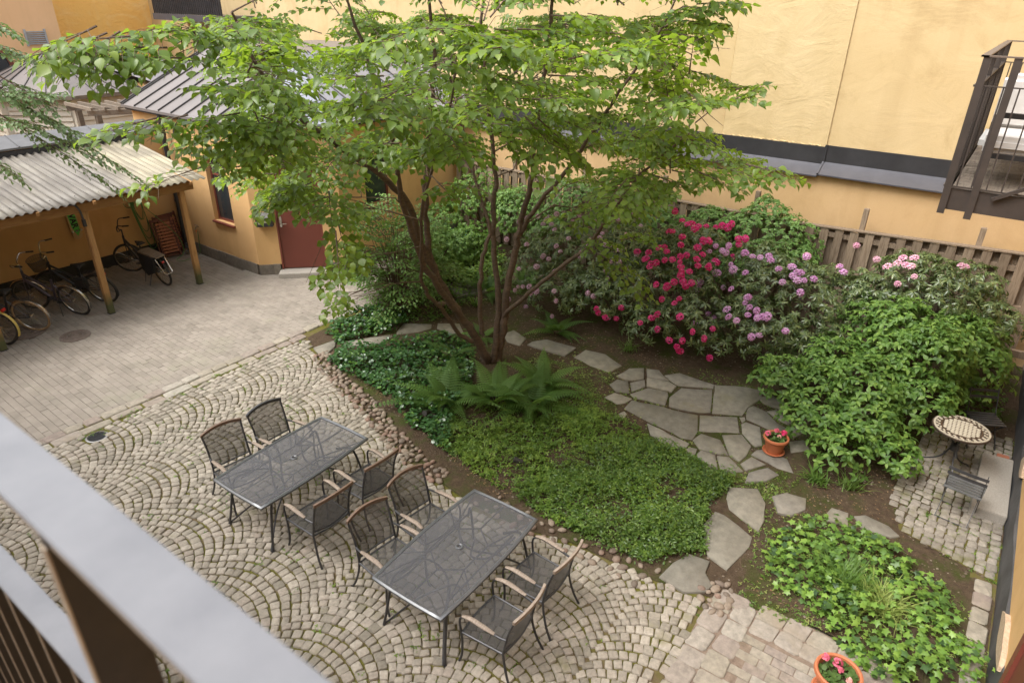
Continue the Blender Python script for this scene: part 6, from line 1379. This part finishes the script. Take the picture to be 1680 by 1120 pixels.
# pale rose one behind the green shrub
c_, r_, l_ = (12.4, .55, 1.12), (1.05, 1.1, 1.05), [(12.6, -.4, 1.1, .6), (12.4, 1.45, 1.15, .65), (12.95, .9, 1.5, .6), (12.9, -.1, 1.6, .5)]
t, P, Nn = cluster_shrub('rhododendron', 'rhododendron with pale rose flower heads behind the big green shrub by the fence', c_, r_, l_, 820, 8, .10, LEAF_R, MLRH, group=GR_)
def z6(pts): return [(1120+x/3, 373+y/3) for x, y in pts]
place_trusses(t, z6([(855, 92), (955, 160), (1010, 200), (1085, 160), (1140, 160), (1100, 195), (1060, 185), (1140, 250), (1060, 285), (770, 200), (1365, 200), (1390, 200), (1125, 200), (610, 145), (1440, 600)]), c_, r_, l_, [truss_mesh([MPP, MPP2], .066) for _ in range(2)])
# big light green shrub
c_, r_, l_ = (10.95, .45, .75), (1.05, .9, .75), [(10.0, .85, .72, .62), (9.45, .62, .50, .48), (9.9, 1.35, .62, .42), (10.6, .1, 1.35, .5), (11.3, .7, 1.4, .45), (9.1, .15, .30, .34), (9.3, 1.3, .42, .48), (9.95, 1.95, .5, .48), (8.8, .75, .32, .42), (12.5, -.35, .9, .5), (11.9, -.1, 1.15, .5), (11.5, -.2, .85, .75), (10.6, 1.35, .72, .55), (11.6, 1.0, 1.05, .62), (10.3, .15, .62, .6), (9.35, .35, .32, .38)]
t, P, Nn = cluster_shrub('green_shrub', 'big light green leafy shrub in front of the fence, left of the mosaic table', c_, r_, l_, 2600, 4, .094, LEAF_O, MLSH, up=.9, tilt=.0)
# climber on the fence
c_, r_, l_ = (13.25, 3.45, 1.55), (.55, 1.0, .75), [(13.2, 4.6, 1.55, .6), (13.1, 2.9, 1.35, .55), (13.45, 3.6, 2.15, .34), (13.2, 5.7, 1.4, .6), (13.0, 3.9, 1.0, .6)]
t, P, Nn = cluster_shrub('climbing_shrub', 'pale green climbing shrub rolling over the plank fence above the rhododendrons', c_, r_, l_, 1500, 6, .062, LEAF_S, MLCL, up=.5, keep=200, minpx=4)
c_, r_, l_ = (13.1, 7.6, 1.3), (.6, 1.3, 1.0), [(13.1, 9.3, 1.1, .8), (12.7, 8.2, 1.0, .6)]
cluster_shrub('background_shrub', 'pale green loose shrub behind the tree at the plank fence', c_, r_, l_, 1100, 6, .06, LEAF_S, MLCL, up=.5, keep=60, minpx=4)
c_, r_, l_ = (12.9, 10.4, 1.0), (.9, .9, 1.0), [(12.2, 10.9, .7, .7), (12.0, 9.9, .5, .55), (13.1, 9.4, 1.0, .8)]
cluster_shrub('background_shrub', 'leafy green shrub in the far corner between the low house and the fence', c_, r_, l_, 900, 6, .075, LEAF_O, MLSH, up=.5, keep=60, minpx=4)
c_, r_, l_ = (10.7, 10.2, .6), (.8, .7, .7), [(10.2, 9.6, .4, .5), (11.4, 10.0, .5, .6)]
cluster_shrub('background_shrub', 'low leafy shrub at the low house wall, right of the door shrub', c_, r_, l_, 800, 6, .07, LEAF_O, MLCL, up=.5, keep=60, minpx=4)
# loose shrub by the door: arching sprays
ds = thing('door_shrub', 'loose arching shrub with small pale green leaves right of the red-brown door', 'shrub', (8.95, 9.3, 0)); acc, tw = [], []
for k in range(100):
    a = rs.uniform(0, 6.28); h = rs.uniform(.5, 2.3); q = rs.uniform(.3, 1.45)*(1.0 if h > 1 else 1.1); tip = np.array([8.95+q*math.cos(a), 9.35+q*math.sin(a)*.95, h]); root = np.array([8.95+q*.35*math.cos(a), 9.35+q*.35*math.sin(a), h*.82]); tw.append((np.array([8.95+.1*math.cos(a), 9.35+.1*math.sin(a), 0]), (root+np.array([8.95, 9.35, 0]))/2, root, .010)); spray(root, tip, 9, .36, .042, .078, acc, twigs=tw, flat=.4)
grow(ds, acc, LEAF_S, MLCL, 250, minpx=4)
m = MB()
for a, b, c, q in tw: m.tube([tuple(a), tuple(b), tuple(c)], [q, q*.75, q*.4], 5)
m.build('branches', MTWIG, ds, world=True)['kind'] = 'stuff'

# ---- ferns
def fern(label, x, y, nfr, L, seed, z0=0.0):
    r2 = random.Random(seed); t = thing('fern', label, 'fern', (x, y, z0), 0, 'shuttlecock ferns in the bed')
    for k in range(nfr):
        a = 2*PI*k/nfr+r2.gauss(0, .35); l = L*r2.uniform(.75, 1.1); elev = r2.uniform(.45, 1.15); m = MB(); pts = []
        n = 22
        for i in range(n+1):
            s = i/n; hz_r = l*(s*math.cos(elev)*.9+.30*s*s); z = l*(s*math.sin(elev)*1.1-.50*s*s); pts.append(np.array([.03+hz_r, 0, z]))
        ca, sa = math.cos(a), math.sin(a); rot = lambda p: (p[0]*ca-p[1]*sa, p[0]*sa+p[1]*ca, max(p[2], .01))
        m.tube([rot(p) for p in pts], [.004*(1-i/n)+.001 for i in range(n+1)], 4)
        for i in range(3, n+1):
            s = i/n; w_ = l*.22*math.sin(PI*min(1, .18+.82*s))**.8*(1.15-s*.9)+.008; tan = unit(pts[i]-pts[i-1])
            for sd_ in (-1, 1):
                b = pts[i]; e = b+np.array([tan[0]*.35*w_, sd_*w_, tan[2]*.35*w_-.22*w_]); wd = l/n*.80; mid = (b+e)/2+np.array([0, 0, .01]); v_ = tan*wd/2
                m.add([rot(b-v_*.8), rot(mid-v_), rot(e), rot(mid+v_), rot(b+v_*.8)], [(0, 1, 3, 4), (1, 2, 3)])
        m.build('frond', MLFE, t, smooth=False)
FERNS = [(6.80, 6.15, 15, 1.0, 'large fern left of the tree trunk, its fronds over the ginger leaves'), (7.25, 5.55, 16, 1.0, 'large fern in front of the tree trunk'), (7.55, 5.05, 15, .92, 'large fern to the right in front of the tree trunk'), (8.15, 5.25, 14, .9, 'fern right beside the tree trunk, next to the flagstones'), (8.0, 7.1, 10, .6, 'small fern behind the trunk on the ginger carpet'), (10.05, 6.2, 11, .75, 'fern alone on bare soil under the mauve rhododendron'), (10.75, 8.45, 12, .8, 'fern by the bright green patch far behind the trunk'), (9.0, 7.2, 8, .5, 'small fern at the far side of the tree base'), (11.7, 8.1, 10, .7, 'farthest fern, at the shaded fence behind the tree')]
for i, (x, y, n, L, lb) in enumerate(FERNS): fern(lb, x, y, n, L, 40+i)

# ---- ground covers (nobody could count their leaves)
def cover_leaves(name, label, cat, poly, n, size, tpl, mat, h=(.03, .12), tilt=.35, hump=None, avoid=None, clump=0.0):
    xy = unif(poly, n)
    if clump:
        f = np.sin(xy[:, 0]*5.1+np.sin(xy[:, 1]*3.7)*2)+np.sin(xy[:, 1]*4.3+xy[:, 0]*1.9)+.8*np.sin(xy[:, 0]*13+xy[:, 1]*9)*np.sin(xy[:, 1]*17); xy = xy[rng.random(len(xy)) < np.clip(1.0-clump+.42*f*clump*2+.25, .06, 1)]
    if avoid is not None:
        for pl in avoid: xy = xy[~inpoly(xy[:, 0], xy[:, 1], pl)]
    n = len(xy); z = rng.uniform(h[0], h[1], n)*(1+.5*np.sin(xy[:, 0]*6.3)*np.cos(xy[:, 1]*5.7)); P = np.column_stack([xy, z]); a = rng.uniform(0, 2*PI, n)
    D = np.stack([np.cos(a), np.sin(a), rng.normal(-.05, .25, n)], 1); Nn = np.stack([rng.normal(0, tilt, n), rng.normal(0, tilt, n), np.ones(n)], 1); s = size*rng.uniform(.6, 1.3, n)
    f2 = np.sin(xy[:, 0]*2.3+1.7*np.sin(xy[:, 1]*1.9))*np.cos(xy[:, 1]*2.9+xy[:, 0]*.8)+.5*np.sin(xy[:, 0]*7.1)*np.sin(xy[:, 1]*6.3); vr = np.clip(.42+.26*f2+rng.normal(0, .22, n), 0, .999)
    o = joined(name, tpl, rng.integers(0, len(tpl), n), P, frames(D, Nn), np.stack([s, s, s], 1), mat, None, vr=vr); tag(o, label, cat); return o
def gp(pts, z=0.05): return [G(u, v, z) for u, v in pts]
FLW = [[G(u, v, .03) for u, v in p] for p in FL]
cover_leaves('ginger_carpet', 'dense carpet of round glossy dark green leaves left of the tree trunk', 'ground cover', gp([(535, 590), (560, 572), (640, 565), (730, 548), (770, 560), (780, 590), (770, 640), (745, 680), (735, 745), (700, 715), (670, 700), (640, 650), (590, 625)]), 5200, .058, [round_leaf()], MLAS, (.06, .17), .42, avoid=FLW)
cover_leaves('ginger_patch', 'smaller patch of round glossy leaves beyond the first flagstones', 'ground cover', gp([(537, 545), (545, 525), (600, 505), (650, 508), (672, 520), (650, 542), (590, 552), (560, 568)]), 1500, .058, [round_leaf()], MLAS, (.05, .15), .42, avoid=FLW)
cover_leaves('shade_cover', 'dull dark green low leaves in the shade behind the flagstones', 'ground cover', gp([(600, 500), (640, 450), (740, 440), (800, 470), (760, 500), (720, 525), (640, 530)]), 2600, .05, [round_leaf()]+LEAF_S, MLFE, (.03, .14), .4, avoid=FLW, clump=.2)
cover_leaves('bright_patch', 'bright green patch of broad leaves far behind the tree trunk', 'ground cover', gp([(690, 455), (700, 415), (790, 402), (830, 430), (820, 470), (760, 480)]), 2600, .075, LEAF_H, MLGC, (.15, .38), .4)
GCP = gp([(720, 730), (745, 690), (800, 665), (880, 672), (960, 665), (1030, 690), (1075, 725), (1130, 745), (1205, 772), (1200, 800), (1160, 825), (1165, 855), (1160, 900), (1060, 915), (990, 890), (900, 850), (830, 805), (775, 770)], .05)
cover_leaves('barren_strawberry', 'bright green low three-leaved ground cover between tables and path', 'ground cover', GCP, 13500, .036, [trifol()], MLGC, (.02, .14), .4, clump=.42, avoid=FLW)
PWP = gp([(900, 760), (960, 740), (1060, 720), (1110, 745), (1208, 772), (1200, 800), (1160, 830), (1165, 855), (1160, 905), (1060, 925), (980, 895), (900, 840)], .06)
cover_leaves('periwinkle', 'shiny dark green periwinkle shoots along the right end of the ground cover', 'ground cover', PWP, 10500, .042, [leaf_tpl([.14, .2, .14], .3, .2)], MLVI, (.03, .20), .5, clump=.35)
cover_leaves('sparse_weeds', 'thin yellow-green seedlings scattered over the bare garden soil', 'weeds', gp([(1000, 690), (940, 620), (860, 600), (900, 560), (1000, 600), (1280, 800), (1330, 850), (1600, 1000), (1640, 1119), (1200, 1000), (1230, 870), (1120, 740)], 0), 5200, .022, [trifol()], MGRS, (.01, .04), .4, clump=.5, avoid=FLW)
cover_leaves('joint_moss', 'low moss and weeds in the joints between the flagstones', 'moss', [(8.4, 2.2), (9.9, 3.3), (10.4, 3.4), (10.3, 1.6), (9.2, .9), (7.6, 1.2), (7.4, 2.1)], 5200, .016, [trifol()], MLGC, (.005, .03), .5, clump=.5, avoid=FLW)
cover_leaves('moss_mat', 'mossy green mat beside the first flagstones right of the ferns', 'moss', gp([(900, 590), (990, 612), (1005, 640), (985, 690), (930, 700), (880, 640)], 0), 5200, .016, [trifol()], MLGC, (.005, .02), .5)
IV = gp([(1262, 880), (1330, 850), (1420, 868), (1480, 905), (1500, 925), (1545, 960), (1570, 1000), (1560, 1030), (1600, 1075), (1620, 1119), (1530, 1119), (1440, 1119), (1380, 1060), (1350, 1020), (1330, 985), (1290, 975), (1250, 945)], .06)
cover_leaves('ivy', 'ivy patch with lobed bright and dark green leaves at the lower right', 'ground cover', IV, 1750, .076, [ivy_leaf()], MLIV, (.03, .20), .40, clump=.22)
cover_leaves('ivy_trail', 'dark green woodland leaves at the foot of the black folding chair', 'ground cover', gp([(1540, 660), (1600, 640), (1650, 655), (1640, 690), (1560, 700)], .1), 500, .07, LEAF_O, MLFE, (.05, .25), .4)
def tuft(name, label, x, y, n, L, w_=.006, spread=.9):
    m = MB()
    for k in range(n):
        a = rs.uniform(0, 6.28); l = L*rs.uniform(.5, 1.1); e = rs.uniform(.3, 1.0)*spread; x0, y0 = x+rs.gauss(0, .06*L*3), y+rs.gauss(0, .06*L*3); sx, sy = -math.sin(a)*w_*rs.uniform(.6, 1.3), math.cos(a)*w_; vs = []
        for i in range(4):
            s = i/3; q = l*s*e; z = .01+l*(s*.85-.55*s*s*e-.1*s); wd = (1-s)**.6; vs += [(x0+q*math.cos(a)-sx*wd, y0+q*math.sin(a)-sy*wd, z), (x0+q*math.cos(a)+sx*wd, y0+q*math.sin(a)+sy*wd, z)]
        m.add(vs, [(2*i, 2*i+1, 2*i+3, 2*i+2) for i in range(3)])
    o = m.build(name, MGRS, smooth=False); tag(o, label, 'grass', kind='stuff'); return o
for (u, v, n, L, w_, lb) in [(1385, 965, 330, .55, .008, 'long arching grass tuft in the middle of the ivy patch'), (1445, 1000, 260, .5, .008, 'long grass at the lower side of the ivy patch'), (1340, 790, 70, .35, .012, 'strap-leaved grass tuft under the big green shrub'), (1395, 800, 90, .35, .007, 'yellowing grass under the right side of the green shrub'), (1365, 610, 30, .3, .006, 'grass blades at the foot of the shade bed'), (1030, 575, 60, .35, .008, 'strap-leaved tuft beside the flagstones under the crimson rhododendron'), (930, 675, 50, .3, .006, 'thin grass blades right of the ferns'), (780, 500, 34, .35, .016, 'yellow-green iris leaves behind the trunk'), (975, 785, 40, .35, .006, 'yellow grass blades in the middle of the ground cover')]:
    x, y = G(u, v); tuft('grass_tuft', lb, x, y, n, L, w_)
# weeds in the paving joints and leaf litter
xy = np.concatenate([unif([(1.5, 1.4), (5.4, 1.4), (5.1, 4.5), (6.0, 8.5), (6.5, 9.7), (1.5, 9.7)], 190), unif([(1.5, 9.7), (7, 9.7), (7, 9.85), (1.5, 9.85)], 40), unif(bc, 190)]); P, n = [], 0
for x, y in xy:
    for _ in range(rs.randint(4, 14)): P.append((x+rs.gauss(0, .035), y+rs.gauss(0, .035), rs.uniform(.005, .03)))
P = np.array(P); n = len(P); a = rng.uniform(0, 6.3, n); s = rng.uniform(.012, .026, n)
o = joined('joint_weeds', [trifol()], np.zeros(n, int), P, frames(np.stack([np.cos(a), np.sin(a), rng.normal(.1, .3, n)], 1), np.stack([rng.normal(0, .3, n), rng.normal(0, .3, n), np.ones(n)], 1)), np.stack([s, s, s], 1), MLGC, None); tag(o, 'tiny green weeds in the paving joints', 'weeds')
for (u, v) in [(160, 668), (1030, 870), (990, 870), (900, 860), (745, 740), (780, 745)]: pass
MCLOD = varied('soil_crumbs', [(0, (0.06, 0.042, 0.03)), (.6, (0.13, 0.10, 0.07)), (1, (0.26, 0.22, 0.18))], .95, 30, .2, 0)
xy = unif([(5.9, 1.1), (5.6, 3), (5.5, 5), (6.9, 9.3), (9.9, 9.9), (13.4, 9), (13.4, -1.1), (6, -1.1)], 11000); kk = np.ones(len(xy), bool)
for pl in FLW: kk &= ~(inpoly(xy[:, 0], xy[:, 1], pl) & (rng.random(len(xy)) < .97))
xy = xy[kk]; n = len(xy); s = rng.uniform(.006, .020, n)*rng.uniform(.6, 1.3, n); o = joined('soil_crumbs', [([(0, 0, 1), (1, 0, 0), (0, 1, 0), (-1, 0, 0), (0, -1, 0)], [(0, 1, 2), (0, 2, 3), (0, 3, 4), (0, 4, 1)])], np.zeros(n, int), np.column_stack([xy, np.full(n, .012)]), rotz(rng.uniform(0, 6.3, n)), np.stack([s, s*.8, s*.7], 1), MCLOD, None, smooth=False); tag(o, 'loose crumbs of soil and grit on the bare garden bed', 'soil')
MLIT = varied('dry_litter', [(0, (0.14, 0.075, 0.04)), (.5, (0.25, 0.15, 0.08)), (1, (0.32, 0.22, 0.13))], .9, 30, .2, 0)
xy = unif([(6.6, 5.2), (8.3, 3.2), (10.2, 3.4), (10.8, 6), (10.5, 9), (9, 9.4), (7.5, 7)], 2600); xy = np.concatenate([xy, unif([(5.9, 1), (9.4, 1.1), (11.5, -.2), (13, -1), (8.2, -.2), (6, -.9)], 1500), unif([(5.4, 4), (6.2, 7), (6.8, 9.2), (6.9, 8.4), (6, 4)], 900)]); n = len(xy); a = rng.uniform(0, 6.3, n); s = rng.uniform(.012, .035, n)
keep_ = np.ones(n, bool)
for pl in FLW: keep_ &= ~(inpoly(xy[:, 0], xy[:, 1], pl) & (rng.random(n) < .93))
o = joined('leaf_litter', [([(-.3, 0, 0), (.3, 0, .1), (.2, 1, 0), (-.2, .8, .15)], [(0, 1, 2, 3)])], np.zeros(n, int)[keep_], np.column_stack([xy, np.full(n, .025)])[keep_], frames(np.stack([np.cos(a), np.sin(a), np.zeros(n)], 1), tilted(n, .3))[keep_], np.stack([s*.6, s, s], 1)[keep_], MLIT, None); tag(o, 'dry brown leaf litter and bark bits on the soil', 'leaf litter')
t = thing('garden_stone', 'round tan stone lying behind the tree trunk by the flagstones', 'stone', (9.58, 8.77, 0)); MB().add([(x*.13, y*.10, .05+z*.065) for x, y, z in pebble_tpl(rs)[0]], pebble_tpl(rs)[1]).build('stone', MPEB, t)
t = thing('path_slab', 'loose grey slab lying by the ferns far behind the trunk', 'stone slab', (10.6, 9.3, 0)); MB().poly([G(735, 470), (G(790, 465)), G(800, 482), G(750, 492)], .0, .07, .01).build('slab', MFLAG, t, world=True)
t = thing('wheelbarrow', 'green wheelbarrow tray half hidden behind the tree trunk near the fence', 'wheelbarrow', (12.2, 10.6, 0), .6)
MGT = simple('green_barrow_paint', (.03, .20, .12), .4)
MB().add([(-.4, -.28, .55), (.4, -.28, .55), (.4, .28, .55), (-.4, .28, .55), (-.25, -.2, .30), (.2, -.2, .30), (.2, .2, .30), (-.25, .2, .30)], [(4, 5, 6, 7), (0, 1, 5, 4), (1, 2, 6, 5), (2, 3, 7, 6), (3, 0, 4, 7)]).build('tray', MGT, t)
MB().tube([(-.9, -.28, .55), (-.2, -.2, .28), (.5, -.05, .2)], .015, 6).tube([(-.9, .28, .55), (-.2, .2, .28), (.5, .05, .2)], .015, 6).build('handles', MSTEEL, t); MB().tube([(.55+.17*math.cos(a), 0, .19+.17*math.sin(a)) for a in np.linspace(0, 2*PI, 17)[:-1]], .03, 6, closed=True).build('wheel', MRUB, t)
